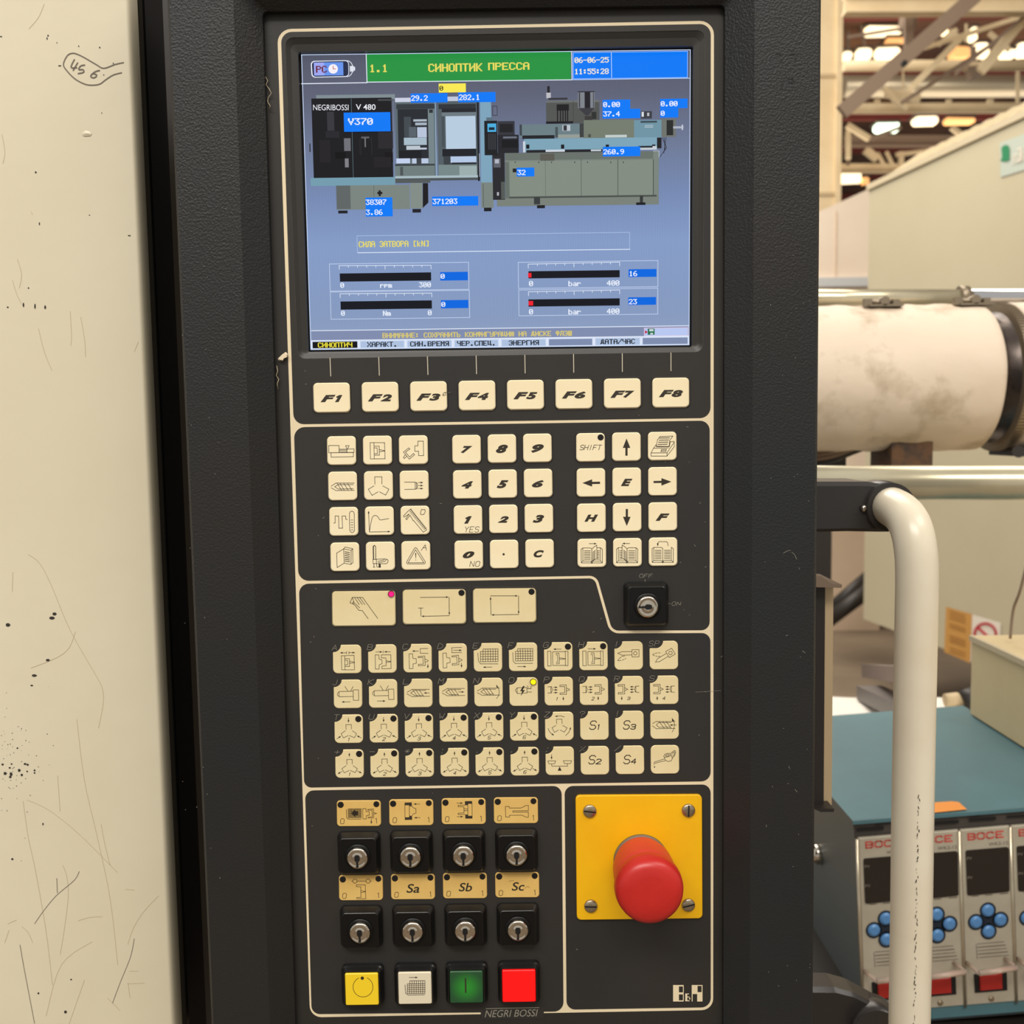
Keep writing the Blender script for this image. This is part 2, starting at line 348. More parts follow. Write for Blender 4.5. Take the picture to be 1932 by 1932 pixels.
# dust, chips and scuffs
ik = Ink(-.00045, wd=.7)
for u, v in [(1230,870),(1255,872),(1300,872),(1320,950),(1310,1028),(1283,1062),(1330,1070),(1295,805),(1330,985),(1205,783),(595,1110),(592,1200),(600,1430),(1330,1305),(1318,1386),(660,1240),(830,950),(990,975),(1300,1160),(1290,1150),(1133,1168),(1118,1193),(588,1558),(816,1496),(645,1055),(609,978),(600,1010),(1360,1240),(1087,1790),(585,1212),(575,700),(576,725)]:
    a = random.uniform(-1, 1.5); l = random.uniform(.8, 4); ik.line([(u, v), (u+l*math.cos(a), v+l*math.sin(a))])
ik.line([(1312, 1306), (1360, 1303)], wd=.5); ik.line([(813, 750), (850, 740)], wd=.4)
ik.mb.build('dust_marks', m_inkg, plate_o, kind='stuff')
mb = MB(); mb.loops([w3([(524,677),(532,669),(539,664),(543,668),(542,674),(535,677),(534,681),(526,680)], -.0016), inset(w3([(524,677),(532,669),(539,664),(543,668),(542,674),(535,677),(534,681),(526,680)], -.0024), .0006)], cap1=True)
mb.build('paint_flake', m_chipw, con, 'pale flake stuck at the left edge of the plate')
mb = MB()
mb.tube([at(*p) for p in [(501,145,-.001),(505,152,-.002),(502,160,-.001),(508,168,-.0025),(512,176,-.002),(506,184,-.001),(505,192,-.002),(510,200,-.003),(507,206,-.001)]], .00018, 5)
mb.tube([at(*p) for p in [(522,690,-.001),(524,700,-.002),(521,708,-.001),(526,716,-.002),(523,724,-.002),(525,735,-.001)]], .00018, 5)
mb.build('lint', m_scr, con, 'brown lint caught in the plate edge', kind='stuff')

# ------------------------------------------------------------------ display
m_disp = bpy.data.materials.new('lit_display'); m_disp.use_nodes = True
nt = m_disp.node_tree; b = nt.nodes['Principled BSDF']; b.inputs['Base Color'].default_value = (.002, .002, .003, 1); b.inputs['Roughness'].default_value = .3
b.inputs['Specular IOR Level'].default_value = .12
ca = nt.nodes.new('ShaderNodeVertexColor'); ca.layer_name = 'ink'; nt.links.new(ca.outputs[0], b.inputs['Emission Color']); b.inputs['Emission Strength'].default_value = .97
m_lcd = bpy.data.materials.new('lit_display_ground'); m_lcd.use_nodes = True      # viewing-angle gradient put into the glow, brighter towards the lower edge
nt = m_lcd.node_tree; b = nt.nodes['Principled BSDF']; b.inputs['Base Color'].default_value = (.002, .002, .003, 1); b.inputs['Roughness'].default_value = .3
b.inputs['Specular IOR Level'].default_value = .12
tc = nt.nodes.new('ShaderNodeTexCoord'); sp = nt.nodes.new('ShaderNodeSeparateXYZ'); nt.links.new(tc.outputs['Generated'], sp.inputs[0])
cr = nt.nodes.new('ShaderNodeValToRGB'); nt.links.new(sp.outputs['Z'], cr.inputs[0])
els = cr.color_ramp.elements; els[0].position = 0; els[0].color = lin((146, 164, 196))+(1,); els[1].position = 1; els[1].color = lin((84, 88, 104))+(1,)
for p, c in ((.12, (136, 156, 194)), (.36, (134, 158, 202)), (.52, (120, 140, 182)), (.68, (112, 124, 154)), (.86, (96, 100, 120))):
    e = els.new(p); e.color = lin(c)+(1,)
wv = nt.nodes.new('ShaderNodeTexWave'); wv.inputs['Scale'].default_value = 330; wv.inputs['Distortion'].default_value = .6; wv.bands_direction = 'X'
nt.links.new(tc.outputs['Object'], wv.inputs['Vector'])
mr = nt.nodes.new('ShaderNodeMapRange'); mr.inputs['To Min'].default_value = .9; mr.inputs['To Max'].default_value = 1.03; nt.links.new(wv.outputs['Fac'], mr.inputs[0])
nt.links.new(cr.outputs[0], b.inputs['Emission Color']); nt.links.new(mr.outputs[0], b.inputs['Emission Strength'])
YD = .0055
SCR = [(569, 103.5), (1302.5, 94), (1300, 650.5), (586.5, 659.5)]
def bil(s, t):
    a, b_, c, d = SCR
    return (((1-s)*a[0]+s*b_[0])*(1-t)+((1-s)*d[0]+s*c[0])*t, ((1-s)*a[1]+s*b_[1])*(1-t)+((1-s)*d[1]+s*c[1])*t)
def inv(x, y):
    s = (x-577)/725; t = (y-98)/555
    for _ in range(6):
        p = bil(s, t); e = 1e-4; ps = bil(s+e, t); pt = bil(s, t+e)
        a, c = (ps[0]-p[0])/e, (ps[1]-p[1])/e; b_, d = (pt[0]-p[0])/e, (pt[1]-p[1])/e
        det = a*d-b_*c; rx, ry = x-p[0], y-p[1]; s += (d*rx-b_*ry)/det; t += (a*ry-c*rx)/det
    return s, t
mb = MB(); mb.loops([w3(rpoly([(560, 95), (1312, 84), (1310, 662), (576, 672)], 1, 1), YD+.0012), w3(rpoly([(560, 95), (1312, 84), (1310, 662), (576, 672)], 1, 1), YD+.0004)], cap0=True, cap1=True)
disp_o = mb.build('display', m_gloss2, con, 'lit colour display')
mb = MB(); mb.face(w3(SCR, YD)); mb.build('screen_ground', m_lcd, disp_o, 'glowing blue-grey screen ground')
D = MB(); lay = [YD-.00002]
def nx(): lay[0] -= .0000025; return lay[0]
def SR(x0, y0, x1, y1, c):       # rectangle by its top-left and bottom-right photo points, square to the screen
    s0, t0 = inv(x0, y0); s1, t1 = inv(x1, y1); Y = nx()
    D.face([at(*bil(s, t), Y) for s, t in ((s0, t0), (s1, t0), (s1, t1), (s0, t1))], 0, c)
def SF(pts, c): Y = nx(); D.face([at(x, y, Y) for x, y in pts], 0, c)
def SL(x0, y0, x1, y1, c, wd=1.1):
    k = Ink(nx(), wd=wd); k.line([(x0, y0), (x1, y1)]); D.mesh(k.mb.v, k.mb.f, 0, False, c)
def SO(x0, y0, x1, y1, c, wd=1.1):
    s0, t0 = inv(x0, y0); s1, t1 = inv(x1, y1); q = [bil(s, t) for s, t in ((s0, t0), (s1, t0), (s1, t1), (s0, t1))]
    k = Ink(nx(), wd=wd); k.line(q, True); D.mesh(k.mb.v, k.mb.f, 0, False, c)
def PT(txt, x0, y0, x1, y1, c):
    s0, t0 = inv(x0, y0); s1, t1 = inv(x1, y1); n = len(txt); ps = (s1-s0)/(n*6-1); pt = (t1-t0)/7; Y = nx()
    for i, ch in enumerate(txt):
        g = PIX.get(ch)
        if not g: continue
        for r in range(7):
            row = int(g[2*r:2*r+2], 16); c0 = None
            for k in range(6):
                on = k < 5 and row >> (4-k) & 1
                if on and c0 is None: c0 = k
                if not on and c0 is not None:
                    a = s0+(i*6+c0)*ps-.1*ps; b_ = s0+(i*6+k)*ps+.42*ps; t = t0+r*pt
                    D.face([at(*bil(s, q), Y) for s, q in ((a, t-.05*pt), (b_, t-.05*pt), (b_, t+pt), (a, t+pt))], 0, c); c0 = None
def z1(a, b_): return 500+a/4.2, 30+b_/4.2
def z2(a, b_): return 900+a/3.864, 30+b_/3.864
def R1(a, b_, c, d, col): SR(*z1(a, b_), *z1(c, d), col)
def R2(a, b_, c, d, col): SR(*z2(a, b_), *z2(c, d), col)
WH = (235, 242, 255); BL = (0, 122, 250); YE = (236, 222, 96); TE = (126, 166, 190); OL = (124, 134, 128); DK = (24, 23, 27)
# header
SR(692, 102, 1077, 150, (38, 148, 66)); SR(1080, 98.5, 1298, 147.5, BL)
SL(690.8, 102, 692.5, 156, WH, 1.5); SL(569, 158, 692, 156, WH, 1.6); SL(692, 155, 1079, 150.5, WH, 1.5); SL(1079, 150.5, 1302, 147.5, (190, 215, 255), 1.3); SL(1078.5, 98, 1079.3, 150, WH, 1.4)
SO(1081.5, 99.5, 1297, 146, (170, 205, 255), .9); SL(1153.4, 99, 1154, 146, (200, 225, 255), 1.1)
PT('1.1', 697, 122, 731, 136, YE); PT('СИНОПТИК', 808, 120.5, 909, 134.5, YE); PT('ПРЕССА', 921, 118.5, 998, 131.5, YE)
PT('06-06-25', 1084, 108.5, 1148, 118, (250, 238, 205)); PT('11:55:28', 1084, 130, 1148, 139.5, (250, 240, 215))
SF(rpoly([(586, 115), (658, 113.5), (658.5, 145), (588, 146.5)], 7), WH); SF(rpoly([(588, 116.5), (657, 115), (657.5, 143.5), (590, 145)], 6), (36, 44, 74))
SR(592, 118, 648, 142, (104, 150, 238)); SR(592, 118, 612, 142, (160, 170, 245))
c_ = [(655+11*math.cos(k*.4-1.6), 129.5+15*math.sin(k*.4-1.6)) for k in range(9)]
for a, b_ in zip(c_, c_[1:]): SL(*a, *b_, WH, 1.2)
SR(660, 124.5, 667.5, 135, (226, 230, 240)); SR(667.5, 126, 670, 133, WH)
PT('PC', 596, 124.5, 616.5, 137, (110, 24, 44))
SF([(628.6+9*math.cos(k*.314), 130+9*math.sin(k*.314)) for k in range(20)], (250, 244, 250)); SL(628.6, 130, 628.6, 124.5, (180, 40, 60), 1.2); SL(628.6, 130, 633, 130, (180, 40, 60), 1.2)
# left machine half of the synoptic picture
R1(405, 628, 1030, 657, (128, 142, 148)); R1(367, 655, 1017, 1288, DK)
for q in ((490,760,550,910,(54,54,60)),(480,915,590,965,(38,37,42)),(555,1080,640,1130,(14,12,14)),(430,985,520,1160,(34,32,36)),(625,970,680,1070,(112,112,120)),(632,1130,664,1200,(128,128,134)),(762,957,826,970,(96,96,102)),(788,965,800,1040,(120,116,118)),
          (840,960,850,1100,(44,40,44)),(745,975,765,1100,(34,32,36)),(895,915,1015,1050,(40,38,42)),(950,1080,1015,1160,(18,15,17)),(860,1120,1000,1200,(34,31,34)),(895,660,1015,672,(70,74,78))): R1(*q)
R1(684, 655, 699, 1288, (118, 150, 160)); R1(360, 1285, 1032, 1340, (116, 158, 176)); R1(1015, 630, 1030, 1335, (140, 165, 172))
R1(1030, 680, 1352, 1272, (92, 106, 112)); R1(1030, 650, 1156, 682, (206, 212, 230)); R1(1445, 640, 1532, 674, (196, 204, 224))
for q in ((1040,700,1345,735,(52,58,64)),(1050,740,1300,1130,(38,42,48)),(1100,800,1160,1010,(66,74,80)),(1175,820,1282,836,(176,188,200)),(1190,846,1282,866,(168,182,196)),(1205,882,1282,962,(186,198,220)),(1140,880,1200,960,(88,98,106)),(1100,966,1282,1022,(168,188,202)),
          (1290,740,1345,1180,(118,134,138)),(1300,742,1330,768,(44,50,54)),(1120,1030,1230,1060,(190,200,210)),(1225,1045,1282,1058,(196,206,224)),(1060,1068,1240,1125,(26,28,33)),(1040,1130,1150,1168,(196,210,240)),(1165,1130,1295,1168,(188,202,228)),(1200,1128,1240,1175,(60,66,72)),(1030,1175,1345,1190,(60,68,72)),(1030,1190,1345,1268,(112,126,126)),(1070,1195,1095,1265,(76,84,86))): R1(*q)
R1(1345, 680, 1362, 1272, (150, 184, 196)); R1(1362, 680, 1692, 1275, (84, 96, 102))
for q in ((1375,700,1670,735,(46,50,56)),(1400,735,1672,765,(34,36,42)),(1400,765,1675,792,(110,122,130)),(1430,795,1672,1055,(186,206,226)),(1398,795,1425,1040,(70,80,86)),(1405,1055,1675,1112,(30,32,38)),(1415,1112,1480,1185,(58,64,70)),(1470,1114,1675,1162,(182,202,232)),(1480,1162,1675,1180,(40,44,48)),(1375,1180,1680,1268,(120,138,138)),(1540,1190,1680,1268,(158,176,176))): R1(*q)
R1(1032, 1270, 1705, 1300, (76, 84, 88)); R1(1032, 1270, 1690, 1280, (170, 190, 196)); R1(1678, 685, 1703, 1308, (26, 28, 34)); R1(1696, 1090, 1702, 1275, (190, 200, 210))
R1(1703, 680, 1800, 1320, TE); R1(1712, 1320, 1812, 1520, OL); R1(1725, 1330, 1735, 1515, (96, 104, 100)); R1(1735, 1520, 1795, 1548, (28, 28, 32))
R1(563, 1345, 1150, 1530, OL); R1(563, 1345, 680, 1530, (96, 102, 102)); R1(861, 1345, 866, 1440, (70, 76, 76)); R1(1150, 1325, 1250, 1525, (132, 142, 136)); R1(1032, 1300, 1310, 1322, (84, 90, 90))
SF([z1(1250, 1325), z1(1292, 1325), z1(1294, 1480), z1(1250, 1522)], (26, 24, 28)); R1(890, 1395, 930, 1412, DK); R1(900, 1382, 918, 1428, DK)
R1(580, 1543, 655, 1565, (30, 30, 34)); R1(1168, 1530, 1236, 1558, (30, 30, 34)); SO(*z1(1803, 715), *z1(1840, 788), (40, 42, 48), 1); R1(1753, 805, 1803, 830, (90, 110, 124))
R1(350, 1010, 362, 1078, (50, 54, 66))
# right machine half
R2(503, 618, 892, 782, (84, 86, 84)); R2(503, 618, 892, 628, (110, 112, 110)); R2(700, 620, 704, 780, (56, 58, 56)); R2(512, 512, 530, 575, (30, 28, 32)); R2(505, 560, 538, 600, (190, 190, 196)); R2(520, 598, 660, 610, (52, 52, 54))
for a in (582, 604, 622, 640, 656): R2(a, 645, a+9, 775, (26, 24, 26))
R2(580, 645, 670, 690, (30, 28, 30)); R2(503, 770, 700, 784, (28, 27, 30)); R2(835, 700, 870, 752, (46, 48, 46))
R2(735, 552, 857, 672, (128, 132, 140)); R2(784, 552, 826, 690, (34, 32, 38)); R2(742, 560, 752, 668, (60, 62, 70)); R2(735, 550, 857, 556, (40, 40, 46)); R2(846, 560, 852, 668, (60, 62, 70))
SF([z2(738, 672), z2(856, 670), z2(812, 725), z2(792, 725)], (58, 58, 64)); R2(785, 730, 840, 785, (60, 56, 56))
R2(150, 768, 275, 900, (52, 54, 62)); R2(165, 788, 262, 848, (30, 29, 33)); R2(150, 868, 305, 1000, (36, 36, 42)); R2(190, 880, 290, 892, (110, 116, 130)); R2(180, 905, 300, 960, (22, 21, 25))
R2(310, 792, 748, 885, (108, 128, 134)); R2(310, 792, 328, 872, (60, 70, 76)); R2(330, 872, 565, 895, (32, 33, 38)); R2(570, 810, 590, 885, (70, 82, 86)); R2(590, 865, 775, 890, (150, 158, 152)); R2(748, 785, 778, 885, (60, 64, 62))
R2(622, 795, 680, 838, (190, 198, 206)); R2(630, 798, 655, 836, (50, 52, 58)); R2(778, 760, 1145, 893, (118, 126, 112)); R2(810, 862, 830, 885, (76, 80, 72)); R2(935, 868, 1092, 885, (196, 206, 204)); R2(1145, 760, 1345, 885, (112, 150, 166)); R2(1192, 766, 1312, 778, (60, 74, 84)); R2(1222, 796, 1284, 802, (170, 190, 200)); R2(1222, 808, 1284, 814, (170, 190, 200))
R2(1345, 752, 1450, 882, (112, 116, 110)); R2(1382, 760, 1430, 870, (40, 42, 42)); R2(1430, 805, 1505, 820, (176, 182, 196)); R2(1492, 793, 1502, 832, (196, 200, 214)); R2(1195, 695, 1275, 748, (60, 62, 70)); R2(1200, 700, 1216, 735, (220, 224, 232)); R2(1240, 706, 1256, 730, (190, 190, 200))
R2(343, 897, 1312, 975, (126, 166, 186)); R2(335, 915, 352, 995, (206, 214, 224))
for a in (358, 612, 938, 1276): R2(a, 938, a+24, 968, (22, 22, 28))
R2(360, 978, 915, 996, (34, 35, 40)); R2(500, 976, 640, 990, (206, 214, 224)); R2(830, 974, 905, 986, (196, 206, 214)); R2(1180, 950, 1310, 975, (200, 208, 216)); R2(1175, 948, 1280, 960, (34, 36, 40)); R2(1312, 888, 1345, 965, (30, 30, 34)); R2(1283, 984, 1328, 1032, (224, 232, 246))
for k in range(3): SL(*z2(1350+k*14, 888), *z2(1382-k*10, 960+k*20), (26, 26, 32), 1)
SL(*z2(1382, 960), *z2(1332, 1030), (26, 26, 32), 1)
R2(203, 1000, 1325, 1335, (124, 134, 126)); R2(203, 1000, 1285, 1040, (106, 114, 108)); R2(460, 1005, 565, 1055, (92, 92, 84)); R2(235, 1062, 1283, 1318, (132, 142, 130)); R2(203, 1066, 236, 1330, (104, 112, 106))
for a in (235, 497, 758, 1025, 1283): R2(a, 1045, a+4, 1318, (44, 50, 50))
for a in (278, 450, 543, 712, 806, 975, 1067): R2(a-3, 1062, a+3, 1072, (30, 34, 34))
R2(235, 1318, 1310, 1332, (74, 80, 76)); R2(145, 1332, 1325, 1374, (122, 130, 122)); R2(415, 1322, 460, 1374, (56, 60, 60)); R2(1187, 1312, 1210, 1360, (52, 56, 56)); R2(437, 1380, 495, 1402, (28, 28, 32)); R2(1160, 1360, 1228, 1378, (28, 28, 32)); R2(260, 1113, 288, 1140, (28, 30, 34))
R2(112, 1000, 205, 1340, (40, 40, 44)); R2(120, 1040, 172, 1105, (96, 98, 108)); R2(130, 1045, 160, 1075, (180, 184, 196)); R2(145, 1285, 160, 1310, (180, 180, 190)); R2(175, 1210, 205, 1335, (84, 90, 86)); R2(52, 765, 150, 1015, (28, 29, 33)); R2(76, 785, 140, 845, (74, 176, 226)); R2(86, 812, 128, 832, (20, 40, 56))
for k in range(4): R2(82+k*15, 858, 92+k*15, 975, (58, 60, 66))
# value boxes
def VB(bx, txt, tx, fn=z1, bc=BL, tcol=WH):
    SR(*fn(bx[0], bx[1]), *fn(bx[2], bx[3]), bc); PT(txt, *fn(tx[0], tx[1]), *fn(tx[2], tx[3]), tcol)
VB((1376,537,1592,605), '0', (1382,555,1410,592), bc=(252, 236, 84), tcol=(40, 34, 20))
VB((1153,615,1447,685), '29.2', (1158,631,1287,672)); VB((1530,606,1827,682), '282.1', (1536,624,1700,666)); VB((623,767,996,914), 'V370', (658,812,852,862))
VB((795,1440,1010,1512), '38307', (798,1456,960,1496)); VB((797,1515,1012,1588), '3.86', (800,1536,930,1576)); VB((1323,1432,1690,1502), '371203', (1328,1450,1522,1490))
VB((915,612,1117,678), '0.00', (920,628,1040,664), z2); VB((915,680,1190,745), '37.4', (920,697,1040,732), z2); VB((1335,605,1535,672), '0.00', (1340,622,1460,658), z2); VB((1335,675,1467,740), '0', (1340,692,1366,728), z2)
VB((917,955,1190,1022), '260.9', (921,973,1070,1008), z2); VB((288,1107,418,1170), '32', (294,1123,352,1160), z2)
for t, a in (('NEGRIBOSSI', (381, 703, 662, 748)), ('V 480', (720, 700, 876, 745))):
    k = Ink(nx(), z1); k.font(t, *a, bold=-.0 if t[0] == 'N' else .01); D.mesh(k.mb.v, k.mb.f, 0, False, (236, 238, 244))
# message line
SO(673.5, 445, 1188, 470, (176, 196, 232), 1); SL(675, 477, 1188.5, 470.5, WH, 1.1); PT('СИЛА ЭАТВОРА [kN]', 676.7, 455.5, 809.5, 465, YE)
# gauges
def gauge(fn, bx, tk, bar, red, vb, tv, lo, un, hi):
    SO(*fn(*bx[:2]), *fn(*bx[2:]), (196, 212, 242), 1.1)
    x0, y0, x1, y1 = tk
    SL(*fn(x0, y0), *fn(x1, y1), WH, 1)
    for i in range(11):
        x = x0+(x1-x0)*i/10; y = y0+(y1-y0)*i/10; h = 30 if i in (0, 5, 10) else 15; SL(*fn(x, y), *fn(x+1, y+h), WH, .9)
    SR(*fn(*bar[:2]), *fn(*bar[2:]), (18, 20, 28))
    if red: SR(*fn(*red[:2]), *fn(*red[2:]), (244, 30, 48))
    SR(*fn(*vb[:2]), *fn(*vb[2:]), (0, 104, 226)); PT(tv, *fn(vb[0]+4, vb[1]+14), *fn(vb[0]+4+30*len(tv), vb[1]+52), WH)
    for t, (x, y) in ((lo, (bar[0]+4, bar[1]+74)), (un, ((bar[0]+bar[2])/2-17*len(un)+8, bar[1]+74)), (hi, (bar[2]-32*len(hi)-1, bar[1]+70))):
        PT(t, *fn(x, y), *fn(x+32*len(t)-3, y+39), WH)
z3_ = lambda a, b_: (500+a/4.2, 400+b_/4.2)
z4_ = lambda a, b_: (920+a/4.025, 400+b_/4.025)
gauge(z3_, (510,412,1616,613), (587,425,1315,422), (592,487,1317,543), None, (1388,476,1608,541), '0', '0', 'rpm', '300')
gauge(z3_, (517,634,1622,836), (595,648,1321,643), (598,709,1323,765), None, (1393,699,1612,761), '0', '0', 'Nm', '0')
gauge(z4_, (232,382,1293,567), (308,396,1002,380), (310,450,1003,496), (307,463,333,497), (1070,435,1282,492), '16', '0', 'bar', '400')
gauge(z4_, (236,592,1292,775), (310,606,1002,592), (310,664,1003,710), (311,676,346,710), (1068,648,1279,704), '23', '0', 'bar', '400')
# bottom bars
SR(588, 625, 1299, 641, (130, 142, 176)); SL(587.5, 624, 1300, 614.5, WH, 1.3)
PT('ВНИМАНИЕ: СОХРАНИТЬ КОНФИГУРАЦИЮ НА ДИСКЕ ФЛЭШ', 721.5, 628.5, 1078.5, 633.5, (222, 204, 110))
SR(1215.5, 619, 1298, 633, (186, 202, 244)); SO(1215.5, 619, 1298, 633, (226, 190, 214), 1); SR(1222, 620, 1235, 631.5, (36, 110, 76)); SR(1225, 621, 1233, 625, (200, 220, 220)); SR(1227, 628, 1232, 631, (210, 220, 220)); SF([(1217, 623), (1222, 626.5), (1217, 630)], (200, 20, 60))
TB = [(588,643.5,676,657.8,'СИНОПТИЧ',1),(678.5,642.4,764,656.8,'ХАРАКТ.',0),(767,641.4,853.5,655.8,'СИН.ВРЕМЯ',0),(856,640.4,941.5,654.8,'ЧЕР.СПЕЦ.',0),(945,639.4,1031,653.8,'ЭНЕРГИЯ',0),(1034,638.4,1119,652.6,'',2),(1122,637,1208.5,651.5,'ДАТА/ЧАС',0),(1211,636,1299,650.3,'',2)]
SR(586.5, 642, 1300, 650.5, (226, 234, 250))
for x0, y0, x1, y1, t, k in TB:
    SR(x0, y0, x1, y1, (214, 226, 248)); SR(x0+1.6, y0+1.6, x1-1.6, y1-1.6, [(176, 196, 226), (14, 14, 18), (128, 142, 176)][k])
    if t:
        wdt = len(t)*8.1; c = (x0+x1)/2; s = .0125*wdt/2; m = (y0+y1)/2
        PT(t, c-wdt/2, m-4.6+s, c+wdt/2, m+4.8-s, (240, 226, 60) if k == 1 else (22, 24, 32))
for a, b_ in zip(SCR, SCR[1:]+SCR[:1]): SL(*a, *b_, (200, 216, 246), 1.4)
D.build('screen_image', m_disp, disp_o, 'machine synoptic picture, value boxes and gauges shown on the screen')

# ------------------------------------------------------------------ keys
YK = -.0013
def key(P, name, label, m=m_key, rim=True, led=None, ledm=None, h=YK):
    mb = MB()
    if rim:
        L = w3(P, -.0003); c = inset(L, -.0006); up = [p+Vector((0, 0, .0004)) for p in c]
        mb.loops([up, inset(shiftY(up, -.0009), .0002)], 1)
    L = w3(P, h); bv = .0004 if rim else .0002; base = inset(shiftY(L, -.0002), -.0003 if rim else -.0001)
    mb.loops([base, shiftY(L, h+bv), inset(L, bv)], 0, cap1=True)
    if rim:   # glossy edge step round the cap
        mb.loops([inset(shiftY(up, -.0009), .0002), shiftY(inset(L, -.0001), -.0009)], 1)
    o = mb.build(name, [m, m_rim], con, label)
    if led:
        x, y = led; r = 5.9; q = [(x+r*math.cos(k*math.pi/8), y+r*math.sin(k*math.pi/8)) for k in range(16)]
        mm = MB(); L = w3(q, h-.0001); mm.loops([shiftY(L, h), L, inset(shiftY(L, h-.0002), .0003)], 0, cap1=True)
        lo = mm.build('indicator_lamp', m_led if not ledm else [ledm][0], o, 'lit lamp' if ledm else None)
        if ledm:
            q = [(x+6.4*math.cos(k*math.pi/8), y+6.4*math.sin(k*math.pi/8)) for k in range(16)]
            q2 = [(x+5.2*math.cos(k*math.pi/8), y+5.2*math.sin(k*math.pi/8)) for k in range(16)]
            mm = MB(); mm.loops([w3(q, h-.0002), w3(q, h-.0006), w3(q2, h-.0006)]); mm.build('lamp_ring', m_led, o)
    return o
def finish(ik, o, m=None): 
    if ik.mb.v: ik.mb.build('legend', m or m_ink, o)
for i in range(8):
    x0 = 590.5+91.5*i; y0 = 721.2-1.35*i; ln = 1.6-.2*i
    o = key(rrect(x0, y0+1.5, x0+69.3-ln*.3, y0+57.3, 8, ln, 1), 'function_key', 'large cream key marked F%d' % (i+1))
    ik = Ink(YK-.00006); xa = 14.3 if i == 0 else 12; xb = 55.5 if i == 0 else 57.5
    ik.font('F', x0+xa, y0+24.2, x0+xa+28.5, y0+37.6, shear=.34, bold=.06, rise=.5); ik.font(str(i+1), x0+xa+(24 if i else 27), y0+24, x0+xb, y0+37.4, shear=.28, bold=.06)
    if i == 2: ik.wd = .8; ik.go('@836,742 840,740 841,745 837,747;834,746 838,744;838,741 853,739')
    finish(ik, o)
# left picture keys
zA = Z(540, 790, 6.0375)
ICA = {
(0,0):"@485,305 602,305 602,385 485,387;@510,387 765,385 765,433 512,437;602,347 692,347;602,358 692,358;602,378 692,378;@692,345 772,343 772,383 692,384;@676,307 716,307 699,345 692,345",
(0,1):"@955,272 1120,272 1126,456 960,458;1000,272 1003,458;1000,312 1058,312 1062,415 1003,415;1000,332 1035,332 1039,397 1003,397;1062,352 1122,363;1062,376 1122,367",
(0,2):"@1500,255 1562,255 1565,420 1508,420 1508,370 1465,370 1465,308 1500,308;@1395,332 1335,380 1402,460 1462,410 1450,395 1405,435 1358,382 1408,345;1355,412 1335,440 1345,452 1372,430",
(1,0):"512,768 565,733 775,733;512,786 567,818 775,815;765,750 590,750 552,775 595,802 765,797;580,735 628,812;612,735 660,812;655,735 705,812;697,735 748,812",
(1,1):"1010,745 1008,662 1090,662 1090,742;1000,765 935,803 978,873 1045,833;1062,832 1132,870 1170,803 1100,765",
(1,2):"1347,722 1468,722 1492,732 1497,760 1492,795 1470,803 1350,805;1468,722 1470,803;1482,726 1484,800;>1507,727 1562,727;>1507,761 1562,761;>1507,795 1562,795",
(2,0):"540,1188 557,1188 557,1108 597,1108 600,1247 642,1247 636,1108 678,1108 680,1147 697,1147;@720,1080 730,1060 748,1052 766,1060 775,1080 777,1270 770,1288 750,1298 732,1288 724,1270;738,1153 760,1153;738,1181 760,1181;738,1210 760,1210;738,1238 760,1238;738,1266 760,1266",
(2,1):">948,1290 938,1048;>948,1290 1187,1285;948,1285 962,1200 978,1130 992,1108 1012,1101 1032,1106 1048,1122 1060,1145 1075,1153 1110,1148 1168,1137",
(2,2):"1425,1028 1395,1045 1335,1108 1345,1120 1375,1100 1400,1085 1362,1142 1372,1150 1410,1100 1447,1162;1415,1028 1600,1265 1562,1292 1450,1158;@1540,1035 1528,1080 1535,1092 1568,1090 1584,1060 1580,1035",
(3,0):"@655,1482 575,1530 580,1695 660,1645;655,1482 740,1500 738,1660 660,1645;655,1482 668,1462 757,1480 760,1640 740,1655;740,1500 757,1480",
(3,1):"@988,1603 1027,1603 1027,1650 990,1650;@1027,1600 1130,1597 1155,1605 1162,1622 1150,1645 1130,1652 1027,1650;1040,1625 1110,1610 1120,1600;1050,1640 1125,1625 1140,1605;1000,1650 1000,1690;1030,1655 1032,1688 1075,1690;#1052,1655 1075,1655 1078,1695 1055,1695;990,1690 1012,1690",
(3,2):"@1460,1477 1473,1468 1488,1477 1584,1630 1582,1648 1570,1654 1385,1654 1372,1645 1374,1628;@1473,1492 1568,1640 1388,1641;#1469,1530 1481,1530 1478,1590 1474,1590;#1472,1605 1480,1605 1480,1613 1472,1613;1538,1500 1583,1437 1597,1497;1560,1470 1592,1470"}
NMA = [['machine outline','closed mould','mould and grip'],['screw','three clamp blocks','ejector with arrows'],['thermometer curve','pressure curve','caliper'],['open cabinet','seat-shaped sensor','warning triangle']]
for r in range(4):
    for c in range(3):
        x0 = 616.7+67.8*c+2.1*r-.27*r*c; y0 = 822-.7*c+66.9*r-.2*r*c
        o = key(rrect(x0, y0+1.4, x0+54.2, y0+55.5, 8, .9, .8), 'picture_key', 'square cream key with a %s symbol' % NMA[r][c])
        ik = Ink(YK-.00006, zA, .95); ik.go(ICA[r, c])
        if (r, c) == (2, 2):
            for k in range(15): a = 1420+k*11.6; d = 1050+k*14.2; ik.line([(a+12, d-8), (a-14, d+12)])
        if (r, c) == (3, 0):
            for k in range(6): ik.line([(670, 1515+k*21), (722, 1525+k*21)], wd=1.4)
        if (r, c) == (3, 1): ik.fill([(986, 1460), (998, 1445), (1000, 1600), (988, 1600)]); ik.fill([(1016, 1450), (1023, 1460), (1024, 1600), (1016, 1600)]); ik.line([(990, 1455), (1004, 1443), (1018, 1455)], wd=1.4)
        finish(ik, o)
